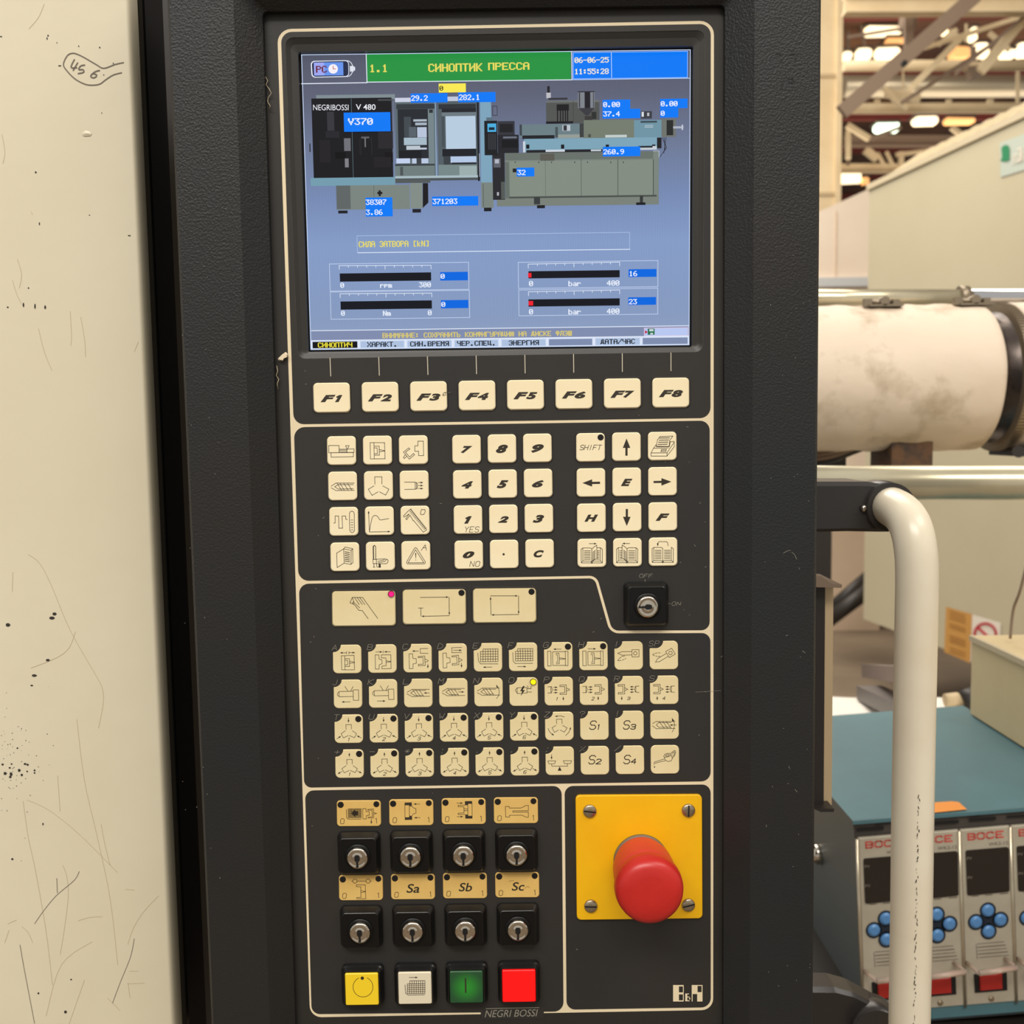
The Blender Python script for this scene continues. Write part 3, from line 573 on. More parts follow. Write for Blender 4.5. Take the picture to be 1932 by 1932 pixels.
# number keys
zB = Z(820, 790, 6.0375)
NB = [[('7',297,310,430,392),('8',698,295,835,392),('9',1097,290,1245,388)],[('4',305,712,437,795),('5',706,700,842,792),('6',1108,698,1245,783)],[('1',335,1110,423,1195),('2',720,1110,845,1185),('3',1115,1095,1248,1185)],[('0',320,1510,453,1590),('.',773,1527,800,1560),('C',1127,1497,1246,1580)]]
for r in range(4):
    for c in range(3):
        x0 = 853.1+66.9*c+1.4*r; y0 = 819.8-1.25*c+66.4*r; t = NB[r][c]
        o = key(rrect(x0, y0+1.4, x0+53.4, y0+55, 8, .7, .8), 'number_key', 'square cream key marked %s' % ('with a dot' if t[0] == '.' else t[0]))
        ik = Ink(YK-.00006, zB, .95)
        if t[0] == '.': ik.circ(786, 1544, 13, True)
        else: ik.font(t[0], *t[1:], shear=.36, bold=.062)
        if t[0] == '1': ik.text('YES', 335, 1230, 512, 1292, wd=.9)
        if t[0] == '0': ik.text('NO', 398, 1625, 520, 1683, wd=.9)
        finish(ik, o)
# cursor keys
zC = Z(1060, 790, 6.0375)
BK = "342,1483 325,1472 240,1472 220,1487 222,1642 462,1642 462,1487 440,1470;342,1483 342,1630;240,1472 240,1620 222,1640;440,1472 440,1620 462,1640;240,1620 330,1622 342,1632 355,1622 440,1620;o342,1638,8"
PG = "@342,1483 365,1462 398,1440 400,1595 365,1608 345,1630;400,1470 440,1470;>312,1423 398,1423"
NMC = [['SHIFT', 'up arrow', 'printer symbol'], ['left arrow', 'letter E', 'right arrow'], ['letter H', 'down arrow', 'letter F'], ['open book turning forward', 'open book turning back', 'open book with return arrow']]
for r in range(4):
    for c in range(3):
        x0 = 1087.3+67.7*c+.8*r-.15*r*c; y0 = 816.2-1.2*c+66.5*r
        o = key(rrect(x0, y0+1.4, x0+53.7, y0+55, 8, .2, .8), 'cursor_key', 'square cream key marked with %s' % NMC[r][c], led=(1133.2, 825.1) if (r, c) == (0, 0) else None)
        ik = Ink(YK-.00006, zC, .95); q = (r, c)
        if q == (0,0): ik.text('SHIFT', 203, 300, 456, 355, wd=1.0, ital=.3, gap=1.1)
        if q == (0,1): ik.go('#737,225 780,332 695,332;#724,330 749,330 749,421 724,421')
        if q == (0,2):
            ik.go('@1015,395 1045,335 1075,295 1080,320 1225,318 1235,262 1280,258 1280,320 1198,425 1017,425;1017,390 1198,388 1198,425;1198,388 1278,270;1045,335 1215,332;@1075,312 1090,240 1118,203 1265,198 1230,245 1222,315;@1135,350 1192,348 1186,372 1128,374')
            for k in range(4): ik.line([(1114-k*6, 220+k*24), (1226-k*8, 218+k*24)], wd=1.3)
            for k in range(3): ik.circ(1143+k*17, 360, 5, True)
        if q == (1,0): ik.go('#235,732 345,690 345,773;#343,719 435,717 435,742 343,744')
        if q == (1,1): ik.font('E', 672, 684, 805, 767, shear=.36, bold=.06)
        if q == (1,2): ik.go('#1247,717 1135,677 1135,762;#1137,707 1045,709 1045,732 1137,731')
        if q == (2,0): ik.font('H', 257, 1092, 413, 1173, shear=.36, bold=.06)
        if q == (2,1): ik.go('#740,1222 783,1117 697,1117;#728,1028 753,1028 753,1119 728,1119')
        if q == (2,2): ik.font('F', 1068, 1080, 1228, 1163, shear=.36, bold=.06)
        if r == 3:
            f = [lambda x, y: (x, y), lambda x, y: (1085-x, y-2), lambda x, y: (x+808, y-6)][c]
            ik.go(BK, fn=f)
            if c < 2: ik.go(PG, fn=f)
            for k in range(6):
                ik.line([f(255, 1505+k*19), f(325, 1505+k*19)], wd=1.1)
                if c < 2: ik.line([f(354, 1522+k*18), f(382, 1498+k*18)], wd=1.1); ik.line([f(404, 1505+k*19), f(428, 1505+k*19)], wd=1.1)
                else: ik.line([f(360, 1505+k*19), f(428, 1505+k*19)], wd=1.1)
            if c == 2: ik.go('1210,1448 1207,1415 1195,1401 1110,1400 1096,1410 1093,1425;#1082,1420 1104,1420 1093,1455')
        finish(ik, o)
# mode keys
zM = Z(540, 1070, 3.45)
YM = -.0008
for i, (a, ld, lm, nm, ic) in enumerate([((297,152,713,385), (683,175), m_pink, 'hand symbol and lit pink lamp', "595,333 497,197 430,197 415,232 440,242;445,198 475,243;462,198 495,243;478,198 512,243;430,198 441,226 432,232 440,242;437,226 478,265;440,240 472,280 495,283 533,335"),
        ((757,142,1171,373), (1141,167), None, 'open arrow loop', ">873,197 1058,195;>1060,197 1062,312;>1062,316 880,320;877,320 876,266;860,266 890,266"),
        ((1215,135,1628,363), (1597,160), None, 'closed arrow loop', ">1330,187 1508,187;>1512,187 1513,305;>1513,308 1335,311;>1333,311 1330,193")]):
    x0, y0 = zM(*a[:2]); x1, y1 = zM(*a[2:])
    o = key(rrect(x0, y0+1, x1-.8, y1, 7, .8, 1.2), 'mode_key', 'wide straw-coloured key with %s' % nm, m_key2, led=zM(*ld), ledm=lm, h=YM)
    ik = Ink(YM-.00006, zM, .95); ik.go(ic); finish(ik, o)
# lower function keys
zD = Z(580, 1190, 5.084); zE = Z(940, 1190, 4.6)
LET = ['ABCDEFGHI', 'JKLMNOPQRS', 'TUVWXYZ?!', '+-*:.,;%/']
SCW = "957,590 1005,562 1170,562;955,605 1005,632 1172,628;1135,572 1025,572 990,597 1030,622 1110,620;1010,565 1055,630;1040,568 1085,630;1072,568 1115,628"
HLF = "@975,222 1008,220 1012,265 1043,268 1045,312 1013,318 1013,362 978,364;@1062,248 1125,242 1130,332 1065,337 1065,322 1112,320 1108,255 1062,258;1130,272 1158,284 1158,292 1130,302"
INJ = "360,535 388,578;438,535 415,578;@303,583 438,580 440,630 305,633;@438,568 490,567 492,667 441,667;303,587 290,598 288,618 305,630"
PAR = "@428,178 457,178 459,305 430,306;@472,183 583,181 584,300 474,301;@583,178 606,178 606,303 584,303;500,195 527,195 530,235 530,285 503,287;500,208 514,210 516,272 503,274;530,235 580,242;530,248 580,244"
FK = {
(0,0):(zD, ">375,212 312,212;>398,210 458,210;375,200 375,222;398,200 398,222;@325,240 447,236 452,375 330,375;358,240 360,375;358,268 403,268 405,342 362,342;358,282 385,285 387,325 362,328;403,292 452,302;403,312 452,306", 0, 0, 'closed mould with parting arrows'),
(0,1):(zD, ">655,203 720,203;>797,202 735,202;727,192 727,214;@650,232 685,232 687,270 715,280 717,315 688,328 688,367 652,367;@710,232 800,230 803,362 715,365 715,340 755,335 753,262 710,260;755,288 800,295;755,302 800,298", 0, 0, 'open mould with closing arrows'),
(0,2):(zD, HLF+";>1065,195 1003,195;1155,170 1082,172 1083,215 1157,217;>1155,318 1155,362", 0, 0, 'mould halves and left arrow'),
(0,3):(zD, "1480,160 1385,163 1387,210 1480,208;>1400,187 1482,187;>1478,310 1478,355", 0, 0, 'mould halves and right arrow'),
(0,4):(zD, "1635,215 1640,290 1662,318 1828,318;>1770,348 1683,350", 0, 0, 'grid and left arrow'),
(0,5):(zE, "127,190 130,265 148,284 300,283;>167,311 245,311", 0, 0, 'grid and right arrow'),
(0,6):(zE, PAR+";>547,160 477,160", 0, 0, 'platen with left arrow'),
(0,7):(zE, ">780,157 850,157", 0, 0, 'platen with right arrow'),
(0,8):(zE, "@1160,165 1222,164 1222,226 1162,227;o1190,196,15;1160,180 1075,182 1037,195 1075,212 1160,210;1098,218 1072,224;1066,228 1050,242;1046,247 1037,260;1043,260 1066,258;1076,255 1090,249;1098,246 1108,241", 0, 0, 'level nozzle arm'),
(0,9):(zE, "@1453,180 1505,152 1537,202 1485,233;o1495,193,15;1458,198 1385,240 1365,272 1400,268 1475,222;1405,192 1390,192;1380,192 1362,196;1355,199 1338,207;1344,211 1358,217;1366,219 1380,222;1388,222 1405,222", 0, 0, 'tilted nozzle arm'),
(1,0):(zD, INJ+";>410,682 327,683", 0, 0, 'injection unit moving left'),
(1,1):(zD, ">670,674 750,674", 0, 0, 'injection unit moving right'),
(1,2):(zD, SCW+";>1170,596 1115,597", 0, 0, 'screw pushed left'),
(1,3):(zD, ">1450,587 1505,587", 0, 0, 'screw drawn right'),
(1,4):(zD, "1815,650 1835,622 1840,585 1832,545;#1812,515 1834,545 1814,545", 0, 0, 'turning screw'),
(1,5):(zE, "@148,517 165,495 248,493 250,540 168,545;165,495 165,545;250,503 288,503;250,532 290,532;252,478 262,500;290,478 278,500;#215,480 190,525 208,525 195,568 232,515 212,515 230,480", 0, 0, 'heater bolt and lit yellow lamp'),
(1,8):(zE, "@1040,468 1097,467 1098,548 1042,549 1042,536 1083,535 1082,480 1040,481;1098,495 1125,508 1098,520;>1177,486 1142,487;>1177,508 1142,509;>1177,532 1142,533;1222,480 1192,482 1183,507 1192,533 1222,535;1195,482 1195,533;>1072,570 1072,605", 0, 0, 'ejector back, number 3'),
(2,9):(zE, "1340,805 1370,788 1535,787;1338,825 1372,850 1535,848;1500,797 1393,797 1372,818 1395,838 1500,836;1398,790 1440,845;1430,790 1470,845;1460,790 1500,845;>1548,818 1488,818;1510,878 1525,850 1530,810 1522,783;#1507,755 1529,782 1509,785", 0, 0, 'turning screw pushed left'),
(3,9):(zE, "1352,1162 1355,1140 1445,1112;1362,1152 1366,1148 1450,1128;@1437,1088 1445,1073 1470,1063 1495,1066 1498,1080 1482,1092 1455,1097 1440,1096;1440,1095 1450,1122 1470,1134 1500,1130 1512,1110 1500,1078;@1452,1082 1470,1072 1485,1076 1478,1086 1460,1090;1500,1062 1520,1044 1535,1040 1541,1055 1530,1085 1512,1105;1506,1070 1524,1052 1532,1052 1528,1072 1512,1092;o1356,1182,4", 0, 0, 'oil can'),
(3,6):(zE, ">463,1075 463,1118;@430,1130 498,1130 492,1150 485,1155 440,1155;@565,1128 637,1128 630,1148 622,1153 575,1153;463,1155 465,1175 603,1175 600,1153;#533,1178 517,1215 550,1215", 0, 0, 'balance scale')}
PEJ = "430,487 462,485 470,510 462,540 430,540;458,485 458,540;>480,491 517,491;>480,513 517,513;>480,537 517,537;@535,472 590,470 592,552 537,553 537,540 578,538 576,484 535,485;592,497 618,508 618,515 592,522;>565,573 565,607"
TRI = "370,950 368,903 420,902 421,945;362,962 322,990 345,1030 390,1008;402,1008 450,1028 470,990 430,962"
YF = -.0007
for r in range(4):
    for c in range(10):
        x0 = 628+66.42*c+r*(1.5-.09*c); y0 = 1217.3-.83*c+65.8*r-.02*c*r; x1 = x0+53.2; y1 = y0+53.4
        notch = not (c == 9 and r >= 2)
        if notch:
            nw = 26 if (r, c) == (0, 9) else 15.5; nh = 14.5
            P = rpoly([(x0+nw, y0), (x1, y0-.5), (x1+.5, y1-.5), (x0+.5, y1), (x0, y0+nh)], [3, 9, 9, 9, 3], 5)
            arc = [(x0+nw-nh+nh*math.cos(t)-.5, y0+nh*math.sin(t)-.5) for t in [math.pi/2*(1-k/6) for k in range(7)]]
            arc = [(max(a, x0+1), max(b_, y0+1)) for a, b_ in arc]
            P = P + arc[1:-1]
        else: P = rrect(x0, y0, x1, y1, 9, .5, .5)
        led = (x0+45, y0+7.7) if (r >= 2 and c < 6) or (r, c) in ((0,6),(0,7),(1,5)) else None
        ik = Ink(YF-.00006, wd=.85); nm = None
        if (r, c) in FK:
            T_, s_, dx, dy, nm = FK[r, c]; ik.T = T_; ik.go(s_)
        if (r, c) == (0,3): ik.go(HLF, dx=324, dy=-7)
        if (r, c) == (0,7): ik.go(PAR, dx=305, dy=-2)
        if (r, c) == (1,1): ik.go(INJ, dx=338, dy=-8)
        if (r, c) == (1,3): ik.go(SCW, dx=337, dy=-8)
        if (r, c) == (1,4): ik.go(SCW, dx=673, dy=-12)
        if (r, c) == (0,4): ik.grid(1660, 200, 1828, 297, 7, 4, 2); ik.grid(1684, 176, 1828, 200, 6, 1, 2)
        if (r, c) == (0,5): ik.grid(150, 178, 300, 262, 7, 4, 1); ik.grid(169, 156, 300, 178, 6, 1, 1)
        if (r, c) in ((1,6),(1,7)):
            k = c-6; ik.T = zE; ik.go(PEJ, dx=303*k, dy=-3*k); ik.text(str(k+1), 500+k*310, 578-k*2, 522+k*315, 605-k*2); nm = 'ejector forward, number %d' % (k+1)
        if (r, c) == (1,8): ik.text('3', 1118, 575, 1148, 600)
        if (r, c) == (1,9):
            ik.T = zE; ik.go(FK[1, 8][1], dx=308, dy=-1); ik.text('4', 1425, 574, 1453, 599); nm = 'ejector back, number 4'
        if r >= 2 and c < 6:
            ik.T = lambda x, y: (x0+(x-258)/5.084, y0+(y-810)/5.084)
            ik.go(TRI); ik.text(str(c+1), 380, 1030, 414, 1061, ital=.3)
            if r == 2: ik.go('>392,838 393,885;>280,1040 322,1012;>515,1030 472,1008'); nm = 'clamp blocks, arrows in, number %d' % (c+1)
            else: ik.go('>393,877 393,837;>323,1017 280,1042;>471,1012 513,1035'); nm = 'clamp blocks, arrows out, number %d' % (c+1)
        if (r, c) == (2,6):
            ik.T = zE; ik.go('507,807 506,768 553,767 554,805;500,822 467,842 488,882 522,862;537,862 574,880 598,843 560,822;573,748 545,739 520,740;>520,740 492,744;433,848 443,872 458,890;>458,890 486,910;585,910 610,885 622,862;>622,862 631,835'); nm = 'three blocks turning'
        if c in (7, 8) and r >= 2:
            ik.T = zE; n_ = {(2,7):'1',(3,7):'2',(2,8):'3',(3,8):'4'}[r, c]; a = {(2,7):790,(3,7):782,(2,8):1082,(3,8):1086}[r, c]; d = (r-2)*300-(c-7)*2
            ik.text('S', a, 783+d, a+66, 856+d, wd=1.6, ital=.2); ik.text(n_, a+66, 815+d, a+(98 if n_ == '1' else 114), 856+d, wd=1.6, ital=.2); nm = 'S%s' % n_
        o = key(P, 'machine_key', 'small straw-coloured key, %s' % nm, m_key2, rim=False, led=led, ledm=m_yled if (r, c) == (1,5) else None, h=YF)
        finish(ik, o)
        if notch:
            t = 'SP' if (r, c) == (0, 9) else LET[r][c]
            k = Ink(-.0005, wd=.75); k.text(t, x0-2, y0-.5, x0+(19 if t == 'SP' else 9.5), y0+9.3, ital=.25); k.mb.build('key_letter', m_inkg, plate_o)
# label plates above the key switches
zG = Z(570, 1480, 7.43); zH = Z(820, 1480, 7.43)
TAGS = [(zG, (485,222,1100,588), "620,350 622,465 645,487 828,485;@850,340 893,338 897,380 940,382 942,430 900,437 900,483 853,483;@920,350 1000,345 1003,468 925,470 925,458 985,455 980,362 920,362;1003,395 1045,405 1003,418;>970,485 970,555;#690,405 740,350 740,378 785,378 785,430 740,430 740,455", 'guard and mould'),
 (zG, (1220,207,1835,577), "#1437,255 1537,252 1537,305 1505,305 1503,288 1437,288;#1440,497 1542,495 1540,440 1505,440 1505,463 1440,465;@1440,288 1503,288 1505,463 1442,465;1537,300 1555,325 1595,340 1597,400 1555,415 1540,440;>1650,275 1560,275;>1655,466 1568,466", 'left mould clamp'),
 (zH, (97,192,712,560), "#425,235 525,233 527,268 465,268 465,290 425,290;#430,422 465,422 465,443 530,443 530,478 430,478;@465,268 525,268 527,443 467,443;425,290 330,292 330,312 410,313 412,400 330,402 330,422 430,422;412,340 465,345;412,368 465,365;>310,262 400,262;>315,452 403,452", 'right mould clamp'),
 (zH, (830,180,1445,548), "@992,310 1045,308 1047,330 1205,330 1240,318 1275,296 1315,295 1315,368 1100,370 1095,388 1315,388 1315,460 1290,460 1220,430 1050,432 1050,455 997,457", 'forked tool'),
 (zG, (515,1268,1128,1627), "o740,1355,30;o925,1355,30;770,1355 895,1355;695,1355 710,1355;955,1355 970,1355;@760,1408 885,1408 892,1603 765,1603 765,1585 825,1583 823,1435 762,1433;825,1490 885,1500;825,1515 885,1505", 'mould half and two rings'),
 (zG, (1245,1253,1858,1613), ('Sa', 1462,1395,1645,1520), 'letters Sa'), (zH, (117,1238,730,1600), ('Sb', 338,1380,525,1500), 'letters Sb'), (zH, (850,1228,1462,1587), ('Sc', 1080,1370,1262,1490), 'letters Sc and pencil smudges')]
for T_, a, ic, nm in TAGS:
    x0, y0 = T_(*a[:2]); x1, y1 = T_(*a[2:])
    o = key(rrect(x0, y0+1, x1, y1, 6.5, .6, .5), 'switch_label', 'ochre label plate with %s, 0 and 1' % nm, m_tagp, rim=False, led=(x0+7.4, y0+8.6), h=YF)
    q = [(x1-8+5.6*math.cos(k*math.pi/8), y0+7.4+5.6*math.sin(k*math.pi/8)) for k in range(16)]
    mm = MB(); L = w3(q, YF-.0001); mm.loops([shiftY(L, YF), L, inset(shiftY(L, YF-.0002), .0003)], 0, cap1=True); mm.build('indicator_lamp', m_led, o)
    ik = Ink(YF-.00006, T_, .85)
    if isinstance(ic, str): ik.go(ic)
    else: ik.font(*ic, shear=.2, bold=.012)
    if nm[0] == 'g': ik.grid(645, 342, 828, 468, 11, 8, 2)
    if 'pencil' in nm: ik.line([(1040, 1358), (1110, 1345)], wd=.5); ik.line([(1262, 1458), (1310, 1425), (1330, 1450)], wd=.5)
    X, Yy = a[0], a[1]; ik.text('0', X+50, Yy+258, X+108, Yy+330, ital=.1); ik.line([(X+545, Yy+262), (X+556, Yy+252), (X+560, Yy+322)])
    finish(ik, o)
# ------------------------------------------------------------------ key switches
def sq(c, hw, r, Y, n=5):
    P = rpoly([(c.x-hw, c.z+hw), (c.x+hw, c.z+hw), (c.x+hw, c.z-hw), (c.x-hw, c.z-hw)], r, n)
    return [Vector((x, Y, z)) for x, z in P]
def keyswitch(u, v, ang, label, hw=.0118):
    c = at(u, v, 0); mb = MB()
    mb.loops([sq(c, hw, .003, -.0002), sq(c, hw, .003, -.0022), sq(c, hw*.98, .0028, -.0028), sq(c, hw*.84, .002, -.0062), sq(c, hw*.82, .0018, -.0064)], 0)
    mb.face(sq(c, hw*.82, .0018, -.0064), 1)
    o = mb.build('key_switch', [m_gloss, m_gloss2], con, label)
    mb = MB(); f = Vector((c.x, 0, c.z-.0003)); ax = (0, -1, 0)
    mb.lathe(f, ax, [(.0072, .0064), (.0071, .0070), (.0062, .0073)], 32); mb.build('collar_ring', m_gloss2, o)
    mb = MB(); mb.lathe(f, ax, [(.0058, .0064), (.0058, .0086), (.0056, .0091), (.0050, .0095), (.0047, .00952), (.0044, .0093), (.0028, .0094), (.0024, .0097), (.0020, .0097)], 40); mb.build('lock_barrel', m_chrome, o, 'bright nickel lock barrel')
    mb = MB(); ca_, sa = math.cos(ang), math.sin(ang)
    def q(pts, Y): mb.face([Vector((f.x+x*ca_-z*sa, Y, f.z+x*sa+z*ca_)) for x, z in pts])
    q([(-.0009, .0022), (.0009, .0022), (.0014, .0010), (.0015, -.0006), (.0008, -.0016), (-.0008, -.0016), (-.0015, -.0006), (-.0014, .0010)], -.00975)
    q([(-.0006, -.0016), (.0006, -.0016), (.0006, -.0050), (-.0007, -.0050), (-.0007, -.0040), (-.0001, -.0036), (-.0006, -.003)], -.00974)
    mb.build('keyhole', m_black, o)
for i, (u, v) in enumerate([(678.5,1606),(777,1604),(875.5,1602),(974.5,1600.5)]): keyswitch(u, v, 0, 'black square key switch, %s of the upper four' % ['first', 'second', 'third', 'fourth'][i])
for i, (u, v) in enumerate([(683,1745),(781,1743.5),(879,1742),(977,1740.5)]): keyswitch(u, v, 0, 'black square key switch, %s of the lower four' % ['first', 'second', 'third', 'fourth'][i])
keyswitch(1218, 1138.5, -math.pi/2, 'black square key switch turned sideways beside OFF and ON', .0121)
# ------------------------------------------------------------------ push buttons
def lensmat(name, c0, c1, em):
    m = mat(name, c0, .3); nt = m.node_tree; b = nt.nodes['Principled BSDF']
    tc = nt.nodes.new('ShaderNodeTexCoord'); g = nt.nodes.new('ShaderNodeTexGradient'); g.gradient_type = 'SPHERICAL'
    mp = nt.nodes.new('ShaderNodeMapping'); mp.inputs['Scale'].default_value = (95, 95, 95)
    nt.links.new(tc.outputs['Object'], mp.inputs[0]); nt.links.new(mp.outputs[0], g.inputs[0])
    r = nt.nodes.new('ShaderNodeValToRGB'); r.color_ramp.elements[0].color = lin(c0)+(1,); r.color_ramp.elements[1].color = lin(c1)+(1,)
    r.color_ramp.interpolation = 'EASE'
    nt.links.new(g.outputs[0], r.inputs[0]); nt.links.new(r.outputs[0], b.inputs['Emission Color']); b.inputs['Emission Strength'].default_value = em
    b.inputs['Base Color'].default_value = lin(c0)+(1,)
    return m
zP = Z(570, 1680, 3.788)
ml = [mat('yellow_lens', (244, 208, 40), .3), mat('white_lens', (226, 214, 186), .35), lensmat('lit_green_lens', (0, 22, 6), (20, 130, 0), .8), lensmat('lit_red_lens', (240, 10, 12), (190, 8, 8), .72)]
ml[2].node_tree.nodes['Principled BSDF'].inputs['Base Color'].default_value = lin((34, 74, 44))+(1,)
PBN = ['yellow push button with a ring mark', 'white push button with a grid mark', 'green lit push button with a bar mark', 'plain red lit push button']
for i, (u, v, lc) in enumerate([(686,1854,(683.2,1862)),(785,1852,(781.3,1859.5)),(881,1850,(880,1858.5)),(979,1848,(978.3,1856.5))]):
    c = at(u, v, 0); mb = MB()
    mb.loops([sq(c, .0117, .0028, -.0002), sq(c, .0117, .0028, -.0032), sq(c, .0112, .0026, -.004), sq(c, .0100, .0014, -.0062), sq(c, .0096, .001, -.0062), sq(c, .0096, .001, -.0045)], 0)
    o = mb.build('push_button', m_gloss, con, PBN[i])
    mb = MB(); mb.loops([sq(c, .0092, .0008, -.0045), sq(c, .0092, .0008, -.0066), sq(c, .0088, .0006, -.0070)], 0, cap1=True); mb.build('button_lens', ml[i], o)
    ik = Ink(-.00708, zP, .9)
    if i == 0: ik.circ(435, 690, 71, n=40, a0=-65, a1=245); ik.circ(430, 627, 12, True)
    if i == 1: ik.arrow((765, 622), (828, 622)); ik.grid(752, 668, 878, 737, 8, 5, 1); ik.grid(770, 646, 878, 668, 7, 1, 1); ik.line([(735, 675), (740, 735), (757, 748), (875, 746)])
    if i == 2: ik.go('#1162,627 1173,627 1175,732 1164,732')
    if ik.mb.v: finish(ik, o)
# ------------------------------------------------------------------ emergency stop
mb = MB(); slab(mb, rpoly([(1086, 1501.5), (1324.5, 1500), (1325.5, 1733), (1088.5, 1736)], 8, 5), -.0022, -.0002, .0003)
es = mb.build('stop_plate', m_yplate, con, 'square yellow emergency stop plate')
for u, v, ang in [(1112.6,1530,-8),(1298.6,1528.5,88),(1114.5,1709,-2),(1298.6,1707,14)]:
    c = at(u, v, -.0022); mb = MB(); mb.lathe(Vector((c.x, 0, c.z)), (0, -1, 0), [(.0037, .0022), (.0037, .0029), (.0032, .0035), (.0014, .0037)], 28)
    sc = mb.build('screw', m_screw, es, 'slotted zinc screw'); a = math.radians(ang); d = Vector((math.cos(a), 0, math.sin(a))); n = Vector((-d.z, 0, d.x))
    mb = MB(); p = Vector((c.x, -.00378, c.z)); q = .0033; mb.face([p+d*q+n*.0004+Vector((0,.0001,0)), p+n*.0004, p-d*q+n*.0004+Vector((0,.0001,0)), p-d*q-n*.0004+Vector((0,.0001,0)), p-n*.0004, p+d*q-n*.0004+Vector((0,.0001,0))]); mb.build('screw_slot', m_black, es)
c = at(1209, 1624, -.0022); c = Vector((c.x, 0, c.z))
mb = MB(); mb.lathe(c, (0, -1, 0), [(.0152, .0022), (.0152, .0036), (.0146, .0044), (.0120, .0046)], 48); mb.build('collar_ring', m_greyring, es, 'worn grey collar ring')
mb = MB(); mb.lathe(c, (0, -1, 0), [(.0142, .003), (.0150, .0062), (.0163, .011), (.0167, .018), (.0167, .026), (.0164, .0305)], 56); mb.build('button_body', m_red, es, 'faded red stem')
mb = MB(); mb.lathe(c, (0, -1, 0), [(.0156, .0300), (.0172, .0306), (.0180, .0328), (.0179, .0365), (.0172, .0398), (.0157, .0419), (.0133, .0430), (.009, .0435), (.004, .0437), (.0005, .0437)], 64); mb.build('mushroom_head', m_red2, es, 'round red mushroom head')
# ------------------------------------------------------------------ grab handle of the console
m_brk = mat('black_bracket', (46, 42, 40), .3, bump=(500, .0002, .4))
mb = MB()
pth = [(1640,948,.185),(1662,950,.165),(1684,957,.145),(1704,971,.128),(1718,994,.118),(1726.5,1030,.112),(1730,1085,.11),(1728,1200,.11),(1722.5,1500,.11),(1719,1750,.11),(1715.5,1940,.11),(1713,1985,.112),(1706,2010,.12),(1692,2015,.13),(1674,1990,.145),(1662,1950,.16),(1655,1925,.17),(1648,1915,.185)]
pp = [at(*p) for p in pth]
mb.tube(smoothp(pp), .0134, 28)
hd = mb.build('grab_handle', m_white, con, 'long white tubular grab handle')
def brk(P, Yf, Yb): m = MB(); slab(m, P, Yf, Yb, .003); return m
m_ = brk(rpoly([(1500,909),(1640,909),(1668,914),(1690,926),(1700,950),(1695,985),(1680,1004),(1655,1004),(1600,1003),(1500,1005)], 3, 3), .150, .20)
m_.build('handle_bracket', m_brk, hd, 'black plastic handle bracket')
mb = MB(); p0 = at(1650, 950, .178); p1 = at(1682, 957, .146); mb.tube([p0, p0*.6+p1*.4, p1], [.0172, .0176, .0166], 32)
mb.build('handle_collar', m_brk, hd)
mb = MB(); c = at(1630, 959, .148); mb.lathe(c, (0.2, -1, 0), [(.0022, -.001), (.0022, .001), (.001, .0016)], 12); mb.build('collar_screw', m_chrome, hd)
m_ = brk(rpoly([(1500,1865),(1575,1866),(1612,1876),(1664,1904),(1692,1922),(1692,1990),(1500,1990)], [2,40,60,40,20,3,3], 6), .150, .172); m_.build('handle_bracket', m_brk, hd, 'black plastic handle bracket')
mb = MB(); p0 = at(1642, 1918, .165); p1 = at(1658, 1952, .138); mb.tube([p0, p0*.6+p1*.4, p1], [.0172, .0178, .0168], 32); mb.build('handle_collar', m_brk, hd)
ik = Ink(.0964, wd=1.2)
for k in range(60):
    v = 1500+k*7.3; u = 1738-(v-1300)*.021+random.uniform(-1.5, 1.5)
    if random.random() < .75: ik.line([(u, v), (u+random.uniform(-1.5, 1.5), v+random.uniform(1, 7))], wd=random.uniform(.5, 2))
ik.mb.build('scuff_marks', m_scrd, hd, kind='stuff')

# ================================================================== LEFT MACHINE CABINET
cab = thing('machine_cabinet', 'cream painted machine cabinet with pen-drawn 456 and scratches, left of the console', 'cabinet', (-.4, .05, 1.0))
YC = .02
def cx(v, o=0): return 258+o+(343-258)*v/1932.0
vs = [-120, 0, 500, 1000, 1500, 1932, 2060]
prof = [(-520, YC), (-22, YC), (-17, YC+.0006), (-11.5, YC+.0026), (-6, YC+.006), (0, YC+.0115), (1, YC+.013)]
L = []
for o_, Y in prof: L.append([at(cx(v, o_), v, Y) for v in vs])
mb = MB(); mb.loops(L, 0, True, closed=False); cb = mb.build('sheet_panel', m_cab, cab, 'cream painted sheet panel with a rounded edge')
mb = MB()
for o0, o1, Yf in ((-3, 12, .036), (13, 20, .044), (21, 27, .054)):
    a = [(cx(-120, o0), -120), (cx(-120, o1), -120), (cx(2060, o1), 2060), (cx(2060, o0), 2060)]; Lw = w3(a, Yf); mb.loops([shiftY(Lw, Yf+.02), shiftY(Lw, Yf+.002), inset(Lw, .0008)], cap1=True)
mb.build('rubber_seal', m_rub, cab, 'black glossy rubber edge seal')
mb = MB(); mb.loops([w3([(cx(-120), -120), (480, -120), (600, 2060), (cx(2060), 2060)], .12), w3([(cx(-120), -120), (480, -120), (600, 2060), (cx(2060), 2060)], .105)], cap0=True, cap1=True)
mb.build('dark_backing', m_back, cab, 'dark brown strip behind the gap')
ik = Ink(YC-.0002, lambda x, y: (x*.3622, y*.3622), 2.1); ik.smooth = 1
ik.go("645,325 600,335 540,355 500,335 440,300 400,281 375,277 350,290 330,335 350,370 390,410 440,437 480,443 520,437 550,415 590,390 635,378")
ik.wd = 2.5; ik.go("388,308 370,350 402,352;405,325 380,368;443,338 420,343 410,362 432,362 435,376 405,383;520,366 498,372 480,385 472,397 484,405 500,399 502,388 486,384")
ik.mb.build('pen_drawing', m_mark, cab, 'grey marker drawing with the number 456')
